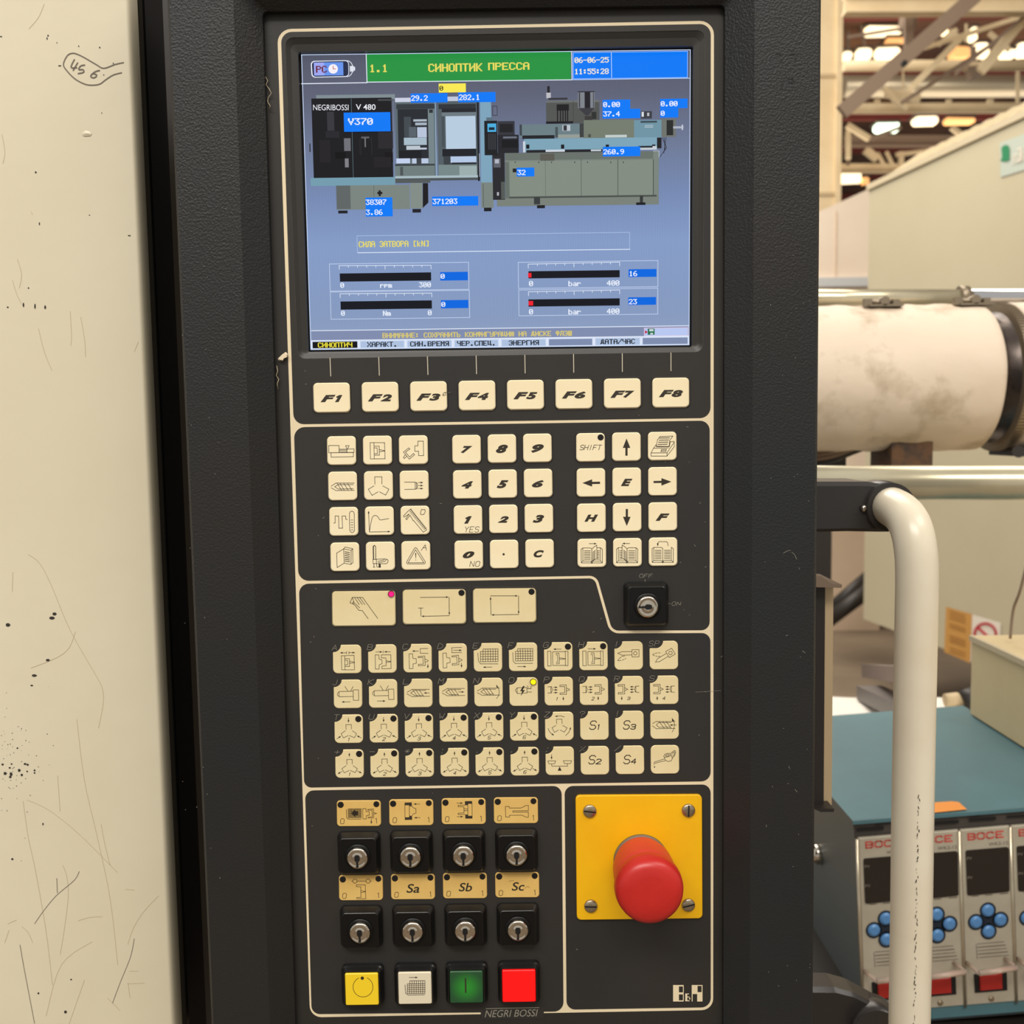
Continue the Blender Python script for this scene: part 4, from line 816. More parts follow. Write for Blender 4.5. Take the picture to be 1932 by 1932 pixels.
ik = Ink(YC-.00015, Z(0, 1000, 2.073), .8); ik.smooth = 1
ik.go("110,95 155,130 200,215 255,350 300,440 370,560 400,620 403,680 385,775;295,397 270,460 220,500 120,540;50,165 48,240;105,1055 190,1095 310,1190 460,1340;395,1150 410,1230 430,1310;245,1310 262,1360 266,1440 250,1570 235,1660;305,1528 350,1515 400,1512;85,1550 110,1575 128,1615;30,1540 65,1525;35,1565 18,1615;620,1430 560,1495 520,1560 500,1620;90,1060 110,1200 140,1340 180,1570 205,1780;300,740 330,980 380,1200 430,1440 460,1700;330,1760 270,1932;360,1610 240,1700 180,1900;500,1775 565,1772;505,1725 540,1725;500,1770 508,1830;420,1830 470,1880;225,960 235,1100;490,1405 525,1408")
ik.T = lambda x, y: (x*.3622, y*.3622); ik.go("230,20 200,90 150,150;10,700 25,790 15,850;90,1350 112,1430 100,1500;65,1460 90,1540 125,1600;160,1100 170,1118;365,1620 372,1750 368,1800;420,1650 440,1770 445,1860;200,1710 230,1830 270,1930;720,1780 700,1830")
ik.mb.build('fine_scratches', m_scr, cab, kind='stuff')
ik = Ink(YC-.0002, Z(0, 1000, 2.073), 1.1); ik.smooth = 1
kk = Ink(YC-.0002, Z(0, 1000, 2.073), .95); kk.smooth = 1
kk.go("310,1335 290,1370 220,1430 170,1490 135,1540;78,1622 95,1720 135,1930;525,1598 510,1670 470,1770 440,1850;222,1362 224,1420")
kk.mb.build('deep_scratches', m_mark, cab, kind='stuff')
for x, y, rx, ry in [(31,371,10,7),(213,328,9,6),(203,344,12,6),(187,509,9,5),(134,569,11,5),(124,608,6,3),(20,952,7,6),(43,955,6,8),(40,966,6,4),(75,940,6,6),(85,958,5,5),(98,915,6,4),(108,918,5,4),(135,940,4,4),(10,917,5,4),(38,930,5,3),(68,853,4,3),(48,1287,5,4),(256,1885,6,6),(278,1758,4,3),(168,1150,3,5),(150,1812,4,4),(45,915,4,3),(106,944,4,3),(135,950,4,3)]:
    ik.fill([(x+rx*math.cos(k*.628)*(1-.2*(k % 2)), y+ry*math.sin(k*.628)) for k in range(10)])
random.seed(3)
for k in range(60):
    x = abs(random.gauss(60, 70)); y = random.gauss(900, 120); r = random.uniform(1, 2.2); ik.fill([(x+r*math.cos(a*1.57), y+r*math.sin(a*1.57)) for a in range(4)])
ik.T = lambda x, y: (x*.3622, y*.3622)
for x, y, rx, ry in [(311,342,9,3),(250,185,4,5),(245,200,3,7),(296,222,2,4),(410,240,3,4),(519,247,4,4),(5,190,6,3),(186,897,5,5),(673,1227,8,3),(540,390,3,3),(122,1588,4,12),(182,1595,4,14),(235,1600,5,10),(205,1165,3,8),(148,1500,4,4),(40,1600,5,4),(590,330,3,4),(530,588,2,4),(466,1120,4,2)]:
    ik.fill([(x+rx*math.cos(k*.785), y+ry*math.sin(k*.785)) for k in range(8)])
ik.mb.build('chips_and_gouges', m_scrd, cab, 'dark chips and gouges in the paint', kind='stuff')
q = [(452+25*math.cos(k*.628), 696+15*math.sin(k*.628)*(1+.2*math.sin(k*2))) for k in range(10)]
mb = MB(); L = w3([(x*.3622, y*.3622) for x, y in q], YC-.0003); mb.loops([L, inset(shiftY(L, YC-.0008), .0018)], cap1=True); mb.build('paint_blister', m_cab, cab)

# ================================================================== HALL
m_floor = mat('concrete_floor', (128, 112, 92), .55, var=(1.3, (104, 90, 74), .35, .65))
m_wall = mat('pinkish_wall', (214, 190, 164), .8, var=(1.5, (200, 176, 150), .3, .7))
m_ceil = mat('brown_roof', (112, 74, 48), .8, var=(.6, (70, 44, 34), .35, .65))
m_beam = mat('cream_steel', (224, 204, 166), .6, var=(2, (208, 184, 144), .3, .7))
m_beamg = mat('grey_steel', (128, 108, 90), .6)
m_purl = mat('red_brown_steel', (112, 44, 34), .7)
m_duct = mat('silver_duct', (190, 176, 150), .35, .5)
mb = MB(); mb.box((-8, -6, -.1), (14, 32, 0)); o = mb.build('floor', m_floor, kind='structure')
mb = MB(); mb.box((-8, 31, 0), (14, 31.2, 7.6)); mb.build('wall_back', m_wall, kind='structure')
mb = MB(); mb.box((-8, 2, 7.4), (14, 31, 7.6)); mb.build('ceiling', m_ceil, kind='structure')
# purlins on the ceiling
for k in range(9):
    y = 9.5+k*2.4; mb = MB(); mb.box((-8, y, 7.2), (14, y+.16, 7.4)); mb.build('trim_%d' % (k+1), m_purl, kind='structure')
# roof steel
truss = thing('roof_truss', 'cream and grey roof steelwork with pipes, braces and hangers above the enclosure', 'roof steel', at(1760, 120, 8.2))
def hbeam(name, v0, v1, u0, Y, m, label, rise=.0, round_=False, u1=2150):
    a = at(u0, (v0+v1)/2, Y); b_ = at(u1, (v0+v1)/2-rise, Y); h = abs(at(u0, v0, Y).z-at(u0, v1, Y).z)
    mb = MB()
    if round_: mb.tube([a, b_], h/2, 16)
    else:
        mb.beam(a+Vector((0,0,h*.44)), b_+Vector((0,0,h*.44)), h*.8, h*.12); mb.beam(a-Vector((0,0,h*.44)), b_-Vector((0,0,h*.44)), h*.8, h*.12); mb.beam(a, b_, h*.16, h*.8)
    return mb.build(name, m, truss, label)
hbeam('roof_beam', -8, 28, 1592, 7.2, m_beam, 'thick cream roof beam along the top edge of the view', 2)
hbeam('ceiling_pipe', 114, 135, 1592, 8.2, m_beam, 'bright cream pipe under the topmost window lights', 2, True)
hbeam('air_duct', 142, 184, 1592, 11, m_duct, 'silver air duct between the two cream ceiling pipes', 1, True)
hbeam('ceiling_pipe', 195, 215, 1600, 9.4, m_beam, 'cream pipe below the silver duct', 3, True)
hbeam('roof_beam', 217, 227, 1592, 14, m_purl, 'thin red-brown beam above the two hanging lamps', 0)
hbeam('roof_beam', 257, 277, 1592, 16, m_beamg, 'grey-brown beam below the two hanging lamps', 0)
hbeam('roof_beam', 310, 326, 1580, 18, m_beam, 'farthest cream beam just above the beige enclosure', 0)
def brace(pts, Y, wpx, m, label, d=.5):
    mb = MB()
    for (a, b_) in zip(pts, pts[1:]): mb.beam(at(*a, Y), at(*b_, Y), wpx/F*(Y+.55), wpx/F*(Y+.55)*d, up=(0, 1, 0))
    return mb.build('diagonal_brace', m, truss, label)
brace([(1588,212),(1840,-8)], 6.6, 27, m_beamg, 'wide grey diagonal strut crossing the roof steel')
brace([(1715,170),(1770,115),(1815,70)], 7.6, 11, m_beam, 'short cream brace running up from the middle of the pipes', .8)
brace([(1850,135),(1915,55),(1960,10)], 7.4, 17, m_beam, 'cream brace nearest the right edge of the roof steel')
brace([(1700,195),(1932,45)], 7.9, 7, m_beamg, 'thin grey rod rising to the upper right')
brace([(1745,90),(1932,30)], 7.7, 8, m_beam, 'thin cream rod below the top roof beam')
brace([(1600,70),(1712,52)], 8.6, 5, m_beamg, 'thin dark rod by the left window lights')
brace([(1668,165),(1690,190),(1712,205)], 9.0, 9, m_beam, 'small cream gusset on the middle pipe', .8)
brace([(1770,85),(1805,55)], 8.6, 8, m_beam, 'cream strut stub between the bright window lights')
for u, v0, v1, Y, wp, lb in [(1714,20,92,7.5,15,'dark hanger at the left end of the top beam'),(1836,88,148,8.2,9,'hanger between the two bright pipe lengths'),(1920,130,196,9.2,6,'thin hanger near the right edge'),(1704,132,200,9.2,3,'thin rod hanging below the grey strut'),(1823,45,80,8.4,4,'thin rod beside the small bright lamp')]:
    mb = MB(); mb.beam(at(u, v0, Y), at(u, v1, Y), wp/F*(Y+.55), wp/F*(Y+.55)*.6, up=(0, 1, 0)); mb.build('hanger_rod', m_beamg if Y < 8.3 else m_beam, truss)
for u, v, u2, v2, Y, wp, m in [(1598,236,1640,262,12,10,m_beam),(1640,262,1700,240,12,6,m_beamg),(1632,282,1655,300,17,13,m_beam),(1655,288,1668,312,17,6,m_beam),(1672,286,1684,312,17,6,m_beam),(1700,286,1700,310,17,9,m_beam),(1690,292,1775,282,17,7,m_beam),(1600,290,1600,312,17,6,m_beamg),(1795,240,1815,256,12,9,m_beam),(1600,246,1600,300,13,9,m_beam),(1790,195,1790,188,9.2,9,m_beam),(1868,195,1868,187,9.2,10,m_beam),(1655,196,1655,188,9.2,9,m_beam),(1670,176,1735,186,9.1,14,m_beam),(1832,118,1842,146,8.2,26,m_beamg),(1600,60,1600,92,9,6,m_beamg),(1625,48,1632,90,9,4,m_beamg),(1790,60,1812,78,9,12,m_beam),(1700,40,1726,42,7.6,30,m_beamg),(1802,140,1932,32,7.3,6,m_beamg),(1866,62,1905,95,8.8,8,m_beam)]:
    brace([(u, v), (u2, v2)], Y, wp, m, None, .7)
k = at(1706, 120, 6.43); mb = MB(); mb.lathe(k, (0, -1, 0), [(.02, -.01), (.02, .012)], 12); mb.build('bolt_hole', m_black, truss)
def lampm(n, c, e): return mat(n, c, .5, emit=e)
lw = lampm('lamp_white', (255, 232, 190), 1.9); lg = lampm('lamp_greenish', (232, 255, 226), 2.6); lo = lampm('lamp_orange', (255, 190, 120), .75)
m_lamph = mat('lamp_housing', (70, 60, 52), .6)
for x0, y0, x1, y1, Y, m, lb in [(1635,48,1702,63,15,lw,'long bright roof light at the top left of the roof steel'),(1675,70,1708,80,15,lo,'small orange light under the long bright roof light'),(1593,96,1609,111,15,lw,'leftmost small bright roof light beside the column'),(1619,90,1646,110,15,lw,'bright roof light left of its twin below the long one'),(1656,88,1699,107,15,lw,'bright roof light behind the grey strut'),(1836,50,1845,73,13,lw,'narrow upright bright lamp'),(1839,80,1868,106,14,lw,'square bright light right of centre in the roof'),(1796,86,1832,110,14,lo,'dim orange light left of the square bright one'),(1893,92,1918,108,14,lw,'bright light near the right edge behind a brace'),(1922,80,1950,104,14,lw,'bright light cut by the right edge of the view'),
        (1728,219,1771,232,13,lw,'hanging lamp with warm white glow'),(1655,231,1698,246,13,lg,'hanging lamp with greenish white glow'),(1788,221,1841,230,13,lo,'row of dim orange light right of the hanging lamps'),(1588,324,1626,345,20,lw,'low far light beside the column'),(1628,334,1641,347,20,lo,'small dim light right of the low far one'),(1782,50,1791,60,13,lw,'tiny round lamp under the top roof beam')]:
    r = thing('ceiling_lamp', lb, 'lamp', at((x0+x1)/2, y0, Y)); mb = MB(); P = rrect(x0, y0, x1, y1, min((y1-y0), (x1-x0))*.35, 0, .5)
    P = [(x+random.uniform(-.8, .8), y+random.uniform(-1.2, 1.2)) for x, y in P]; slab(mb, P, Y, Y+.15, .02); mb.build('diffuser', m, r)
    mb = MB(); a = at(x0-2, y0-1, Y); b_ = at(x1+2, y0-5, Y); mb.box((a.x, Y, min(a.z, b_.z)), (b_.x, Y+.25, max(a.z, b_.z))); mb.build('lamp_housing', m_lamph, r)
# column
mb = MB(); a = at(1520, 0, 8.8); b_ = at(1590, 0, 8.8); mb.box((a.x, 8.8, 0), (b_.x-.03, 9.1, 7.4)); c0 = at(1578, 0, 8.8)
co = mb.build('column', m_beam); tag(co, 'square cream steel column behind the console edge', 'column')
for v in (143, 366):
    mb = MB(); z = at(1560, v, 8.8).z; mb.box((a.x-.01, 8.785, z-.015), (b_.x-.02, 8.8, z+.015)); mb.build('column_joint', mat('joint_strip', (188, 166, 130), .7), co)  # darker tan strip across each column joint
mb = MB(); mb.box((b_.x-.055, 8.77, 2.6), (b_.x-.005, 8.8, 7.4)); mb.build('cable_trunking', m_beam, co)
# ------------------------------------------------------------------ big beige enclosure
m_enc = mat('beige_enclosure', (200, 190, 160), .5, var=(1.2, (193, 182, 152), .3, .7))
m_enct = mat('cream_roof_sheet', (206, 190, 158), .55)
A = at(1640, 352, 5.45); dirv = Vector((-.151, .988, 0)); nrm = Vector((-.988, -.151, 0)); rgt = -nrm
zb = at(1621, 1168, 5.45).z; zt = A.z
A0 = Vector((A.x, A.y, 0))
enc = thing('machine_enclosure', 'large beige machine enclosure behind the white barrel, seen at an angle', 'enclosure', (A.x+.5, A.y-1.5, 0))
def E(t, r, z): return Vector((A.x, A.y, 0))-dirv*t+rgt*r+Vector((0, 0, z))
mb = MB(); mb.loops([[E(0,0,zb), E(4.2,0,zb), E(4.2,1.6,zb), E(0,1.6,zb)], [E(0,0,zt), E(4.2,0,zt), E(4.2,1.6,zt), E(0,1.6,zt)]], cap0=True, cap1=True); eb = mb.build('enclosure_body', m_enc, enc)
mb = MB(); mb.loops([[E(-.02,.02,zt), E(4.22,.02,zt), E(4.22,1.58,zt), E(-.02,1.58,zt)], [E(-.02,.30,zt+.17), E(4.22,.30,zt+.17), E(4.22,1.5,zt+.17), E(-.02,1.5,zt+.17)]], cap1=True)
for k in range(40): t = .05+k*.104; mb.loops([[E(t,.0,zt-.005), E(t+.03,.0,zt-.005), E(t+.03,.03,zt-.005), E(t,.03,zt-.005)], [E(t,.28,zt+.182), E(t+.03,.28,zt+.182), E(t+.03,.31,zt+.182), E(t,.31,zt+.182)]], cap1=True)
mb.build('corrugated_cover', m_enct, enc, 'lighter ribbed roof cover')
mb = MB(); mb.loops([[E(-.01,-.012,zt-.02), E(4.2,-.012,zt-.02), E(4.2,.05,zt-.02), E(-.01,.05,zt-.02)], [E(-.01,-.012,zt+.012), E(4.2,-.012,zt+.012), E(4.2,.05,zt+.012), E(-.01,.05,zt+.012)]], cap0=True, cap1=True); mb.build('top_edge_strip', m_enct, enc)
mb = MB(); mb.loops([[E(.9,.8,0), E(4.0,.8,0), E(4.0,1.4,0), E(.9,1.4,0)], [E(.9,.8,zb+.01), E(4.0,.8,zb+.01), E(4.0,1.4,zb+.01), E(.9,1.4,zb+.01)]], cap1=True); mb.build('machine_base', m_beamg, enc)
pl = (E(0, -.004, 0), nrm)
def estick(name, P, m, lab, off=0): 
    k = Ink(0, plane=(E(0, -.004-off, 0), nrm)); k.fill(P); return k.mb.build(name, m, enc, lab)
z1b = Z(1500, 0, 3.579); z3b = Z(1500, 860, 3.863)
m_paper = mat('pale_sticker', (190, 198, 184), .5); m_grn = mat('green_print', (28, 132, 84), .5); m_orn = mat('orange_sticker', (206, 152, 78), .6); m_wst = mat('white_sticker', (236, 226, 210), .6); m_rp = mat('red_print', (206, 34, 52), .6)
estick('information_sticker', [z1b(1382, 965), z1b(1640, 870), z1b(1640, 1120), z1b(1388, 1197)], m_paper, 'pale sticker with green mark')
estick('sticker_mark', [z1b(*p) for p in ((1392,1000),(1410,980),(1435,978),(1448,1000),(1448,1080),(1425,1090),(1385,1086),(1398,1060))], m_grn, None, .003)
k = Ink(0, z1b, 1.4, plane=(E(0, -.008, 0), nrm))
for q in range(5): k.line([(1465, 1050+q*14), (1620, 1000+q*14)])
k.line([(1505, 1010), (1525, 1000), (1525, 1080), (1505, 1090)], wd=3); k.mb.build('sticker_print', m_wst, enc)
estick('warning_sticker', [z3b(1100, 1100), z3b(1292, 1155), z3b(1275, 1510), z3b(1087, 1430)], m_orn, 'orange rectangular sticker')
k = Ink(0, z3b, 2.2, plane=(E(0, -.008, 0), nrm))
for y in (1130, 1155, 1180, 1225, 1245, 1310, 1330, 1350, 1400, 1425): k.line([(1125, y), (1240, y+36)], wd=1.4)
k.mb.build('sticker_print', mat('sticker_brown_print', (150, 98, 40), .6), enc)
estick('prohibition_sticker', [z3b(1292, 1157), z3b(1500, 1217), z3b(1490, 1570), z3b(1280, 1500)], m_wst, 'white sticker with red prohibition ring')
k = Ink(0, z3b, 4.5, plane=(E(0, -.008, 0), nrm)); k.circ(1385, 1300, 78); k.line([(1330, 1250), (1440, 1350)]); k.mb.build('prohibition_ring', m_rp, enc)
# pale cabinet farther away
mb = MB(); a = at(1500, 400, 7.6); zt2 = at(1640, 345, 8.4).z; p0 = at(1640, 545, 7.4)
m_pale = mat('pale_pink_cabinet', (232, 216, 196), .6, var=(1.5, (224, 204, 182), .3, .7))
x0 = at(1530, 500, 7.4).x
pc = thing('storage_cabinet', 'pale pinkish cabinet beyond the beige enclosure, left of it', 'cabinet', (x0+.6, 7.6, 0))
za = at(1547, 398, 7.4).z; zb_ = at(1640, 346, 7.4).z; zl = at(1600, 545, 7.4).z
mb.loops([[Vector((x0,7.4,0)), Vector((x0,8.2,0)), Vector((p0.x+.5,8.2,0)), Vector((p0.x+.5,7.4,0))], [Vector((x0,7.4,za-.03)), Vector((x0,8.2,za-.03)), Vector((p0.x+.5,8.2,zb_+.18)), Vector((p0.x+.5,7.4,zb_+.18))]], cap1=True)
mb.build('cabinet_body', m_pale, pc)
mb = MB(); zz = at(1600, 533, 7.4).z; mb.box((x0, 7.36, zz-.035), (p0.x+.3, 7.4, zz+.035)); mb.build('steel_rail', mat('blue_white_rail', (206, 208, 210), .3, .3), pc, 'bluish steel rail')
mb = MB(); xx = at(1577, 450, 7.4).x; mb.box((xx-.004, 7.392, 1.5), (xx+.004, 7.4, za)); mb.build('door_gap', m_wall, pc)
# post and tubes low behind the console
mb = MB(); a = at(1530, 1050, 2.0); b_ = at(1569, 1050, 2.0); mb.box((a.x, 2.0, 0), (b_.x, 2.05, at(1550, 940, 2.0).z)); tag(mb.build('steel_post', m_back), 'dark brown steel post just right of the console, below the bracket', 'post')
mb = MB(); mb.tube([at(1560, 1155, 6.2), at(1640, 1085, 6.2)], .042, 10); tag(mb.build('floor_tube', m_back), 'upper dark slanted tube beside the enclosure corner', 'tube')
mb = MB(); mb.tube([at(1560, 1172, 6.0), at(1650, 1105, 6.0)], .05, 10); tag(mb.build('floor_tube', m_back), 'lower dark slanted tube beside the enclosure corner', 'tube')
mb = MB(); a = at(1570, 1005, 7); b_ = at(1660, 1150, 7); mb.box((a.x, 7.0, 0), (b_.x, 7.3, a.z+.3)); tag(mb.build('wall_cabinet', m_wall), 'greyish pink cabinet standing far behind the dark post', 'cabinet')

# ------------------------------------------------------------------ injection barrel and rails
m_jack = mat('stained_jacket', (224, 206, 184), .65, bump=(22, .004, .5), var=(14, (186, 166, 140), .30, .47))
m_steel = mat('dark_steel', (96, 86, 80), .3, .8, var=(30, (60, 54, 52), .35, .65))
m_knurl = mat('worn_steel', (150, 136, 116), .4, .7)
m_rust = mat('rusty_block', (96, 66, 40), .6, var=(60, (56, 44, 36), .35, .6))
m_rail = mat('pale_rail', (222, 214, 186), .22, .55, var=(5, (190, 178, 146), .3, .7))
m_rail2 = mat('bright_chrome_rail', (220, 220, 222), .12, 1.0)
YB = .85
c0 = at(1440, 719, YB); c1 = at(1838, 713, YB); ax = (c1-c0).normalized(); R_ = .0985
bar = thing('injection_barrel', 'stained white jacketed injection barrel with dark steel band at its right', 'machine barrel', c0)
mb = MB(); ln = (c1-c0).length
prof = [(R_*.9, 0)]+[(R_*(1+.008*math.sin(k*1.7)), ln*k/24) for k in range(23)]+[(R_, ln-.012), (R_*.99, ln-.004), (R_*.95, ln)]
mb.lathe(c0, ax, prof, 64)
for i, v in enumerate(mb.v):
    t = (v-c0).dot(ax); rad = v-c0-ax*t; v += rad.normalized()*.0025*noise.noise(v*18)
mb.build('insulation_jacket', m_jack, bar, 'stained white insulation jacket')
mb = MB(); mb.lathe(c1-ax*.01, ax, [(.084, 0), (.084, .03), (.088, .032), (.088, .05)], 56); mb.build('steel_band', m_steel, bar, 'dark bare steel band')
mb = MB()
prof = []; k0 = c1+ax*.022
mb.lathe(k0, ax, [(.088, 0), (.098, .001), (.098, .014), (.088, .016)], 96, smooth=False)
for k in range(120):
    a = 2*math.pi*k/120; u = ax.orthogonal().normalized(); v_ = ax.cross(u); rd = u*math.cos(a)+v_*math.sin(a); p = k0+rd*.0985
    mb.beam(p+ax*.0015, p+ax*.0125, .0022, .0022, up=rd)
mb.build('knurled_ring', m_knurl, bar, 'knurled clamping ring')
mb = MB(); mb.lathe(c1+ax*.038, ax, [(.094, 0), (.1, .003), (.1, .95)], 56); mb.build('insulation_jacket', m_jack, bar)
for u in (1655, 1822):     # spring clips on top of the jacket
    p = at(u, 571, YB); p = Vector((p.x, YB-.03, c0.z+R_-.004)); mb = MB()
    mb.box((p.x-.032, p.y-.012, p.z-.001), (p.x+.03, p.y+.012, p.z+.003)); mb.tube([p+Vector((-.03, 0, .008)), p+Vector((.02, 0, .009))], .004, 8); mb.tube([p+Vector((-.004, -.012, .009)), p+Vector((-.004, .012, .009))], .0085, 12); mb.box((p.x-.04, p.y-.006, p.z), (p.x-.026, p.y+.006, p.z+.014)); mb.box((p.x+.012, p.y-.008, p.z), (p.x+.024, p.y+.008, p.z+.012))
    mb.v = [p+(v-p)*.72 for v in mb.v]; mb.build('jacket_clip', m_knurl, bar, 'small steel clip on the jacket')
a = at(1657, 843, YB); b_ = at(1731, 880, YB); mb = MB(); mb.box((a.x, YB-.05, b_.z), (b_.x, YB+.03, a.z+.03)); sb = mb.build('support_block', m_rust, bar, 'rusty brown block under the jacket')
a = at(1885, 846, YB); b_ = at(1960, 858, YB); mb = MB(); mb.box((a.x, YB-.06, b_.z), (b_.x, YB+.03, a.z)); mb.tube([at(1922, 852, YB-.08), at(1922, 852, YB)], .008, 12); mb.build('ring_clamp', m_back, bar)
for q in range(3):
    mb = MB(); mb.tube(smoothp([at(1500, 875-q*7, .86), at(1560, 872-q*8, .84), at(1610, 853-q*5, .84), at(1660, 835, .86)]), .0035, 8); mb.build('hose', m_beamg if q else m_back, bar)
mb = MB(); a = at(1480, 850, YB); b_ = at(1605, 900, YB); mb.box((a.x, YB+.02, b_.z), (b_.x, YB+.06, a.z)); mb.build('under_plate', m_back, bar)
def rail(name, v, Y, r, segs, label):
    root = thing(name, label, 'rail', at(1700, v, Y))
    for u0, u1, m, dv in segs: mb = MB(); mb.tube([at(u0, v-(u0-1700)*dv, Y), at(u1, v-(u1-1700)*dv, Y)], r, 24); mb.build('rail_tube', m, root)
    return root
rl = rail('guide_rail', 563, 1.05, .0138, [(1420, 1815, m_rail, .001), (1811, 3300, m_rail2, .001)], 'thin upper rail running behind the top of the white barrel')
mb = MB(); p = at(1813, 560, 1.05); mb.tube([p+Vector((-.004,0,0)), p+Vector((.01,0,0))], .0165, 20); mb.build('rail_joint', m_knurl, rl)
rail('guide_rail', 911, .62, .0198, [(1420, 3300, m_rail, .001)], 'thick lower rail running under the white barrel')

# ------------------------------------------------------------------ metal channel beside the console
ch = thing('metal_channel', 'narrow brown metal channel with flanges, hanging right beside the console edge', 'channel', at(1556, 1300, .14))
mb = MB(); slab(mb, [(1515,1104),(1557,1104),(1554,1526),(1515,1526)], .14, .17); mb.build('channel_body', m_back, ch)
mb = MB(); slab(mb, [(1557,1104),(1572.5,1104),(1569,1521),(1554,1523)], .145, .165); mb.build('pale_strip', mat('tan_strip', (206, 182, 144), .4, .2), ch, 'pale tan strip along the channel')
mb = MB(); L0 = [at(1515,1080,.14), at(1541,1083,.14), at(1561,1097,.14), at(1580,1099,.14), at(1579,1105,.14), at(1515,1103,.14)]; mb.loops([shiftY(L0, .18), shiftY(L0, .13)], cap0=True, cap1=True); mb.build('top_flange', m_beamg, ch)
mb = MB(); slab(mb, [(1515,1525),(1574,1526),(1573,1532),(1548,1532),(1538,1527)], .13, .175); mb.build('bottom_flange', m_back, ch)

# ------------------------------------------------------------------ temperature controller
m_teal = mat('teal_paint', (84, 124, 132), .45, var=(7, (76, 110, 118), .3, .7)); m_teald = mat('dark_front_header', (70, 64, 60), .5); m_mod = mat('grey_module', (184, 176, 158), .45, var=(30, (170, 160, 140), .3, .7))
m_side = mat('grey_teal_side', (96, 104, 104), .35)
YT = .48
tq = [(1609,1549),(2110,1511),(2125,1896),(1646,1935)]
tw = w3(tq, YT); dep = .365
tcn = thing('temperature_controller', 'teal temperature controller box with grey modules and red switches, behind the white handle', 'controller', (sum(tw, Vector())/4)*1.0-Vector((0, 0, .2)))
mb = MB(); bk = [p+Vector((0, dep, 0)) for p in tw]
mb.face([tw[0], tw[1], bk[1], bk[0]], 0); mb.face([tw[0], bk[0], bk[3], tw[3]], 1); mb.face([tw[1], tw[2], bk[2], bk[1]], 1); mb.face([tw[3], bk[3], bk[2], tw[2]], 1); mb.face([bk[0], bk[1], bk[2], bk[3]], 1)
fr = [p+Vector((0, .002, 0)) for p in tw]; mb.face([fr[3], fr[2], fr[1], fr[0]], 2)
hb = mb.build('housing', [m_teal, m_side, m_teald], tcn, 'teal sheet-metal housing')
mb = MB(); mb.loops([w3([(1609,1549),(2110,1511),(2110,1517),(1610,1556)], YT-.001), shiftY(w3([(1609,1549),(2110,1511),(2110,1517),(1610,1556)], YT), YT+.004)], cap0=True); mb.build('front_edge', m_teal, tcn); mb = MB(); mb.loops([w3([(1650,1904),(2120,1869),(2122,1893),(1652,1931)], YT-.002), shiftY(w3([(1650,1904),(2120,1869),(2122,1893),(1652,1931)], YT), YT+.003)], cap0=True)
mb.build('front_edge', m_teal, tcn)
zT = Z(1500, 1300, 3.058); zV = Z(1620, 1540, 4.929)
for x0, y0, x1, y1 in [(355,797,512,820),(465,764,600,780),(620,775,790,795),(800,761,945,782),(910,718,1065,738),(1005,742,1160,762),(1125,700,1285,716),(1222,727,1380,742)]:
    mb = MB(); mb.face(w3([zT(x0, y0+4), zT(x1, y0-6), zT(x1, y1-8), zT(x0, y1+2)], YT-.0006)); mb.build('vent_slot', m_black, tcn)
mb = MB(); P = w3([zT(795, 655), zT(905, 648), zT(945, 655), zT(990, 697), zT(800, 715)], YT)
def ontop(u, v):
    n = (tw[1]-tw[0]).cross(Vector((0, 1, 0))).normalized(); return on_plane(u, v, tw[0]+Vector((0, 0, .0015)), n)
k = MB(); k.face([ontop(*zT(x, y)) for x, y in ((790,655),(905,647),(945,652),(992,694),(795,714))]); k.build('orange_sticker', mat('orange_label', (236, 150, 66), .5), tcn, 'orange sticker on the top edge')
k = MB(); pk = at(1534, 1608, YT+.15); k.lathe(pk, (.75, -1, .1), [(.006, -.02), (.006, 0), (.011, .002), (.0125, .008), (.011, .014), (.005, .018)], 20); k.build('side_knob', m_chrome, tcn, 'bright round side fastener')
m_bocet = mat('red_lettering', (206, 72, 62), .5); m_disp2 = mat('dark_display_window', (40, 34, 30), .2); m_blue = mat('blue_button', (84, 138, 194), .35, coat=.3); m_clov = mat('dark_button_pad', (22, 34, 48), .4)
m_swred = mat('red_rocker', (168, 36, 30), .3, emit=.03); m_clear = mat('clear_guard', (236, 214, 196), .12, trans=.55); m_sil = mat('silver_strip', (208, 196, 172), .25, .7); m_tx = mat('faint_dark_print', (90, 82, 72), .6); m_txl = mat('faint_light_print', (130, 122, 110), .6)
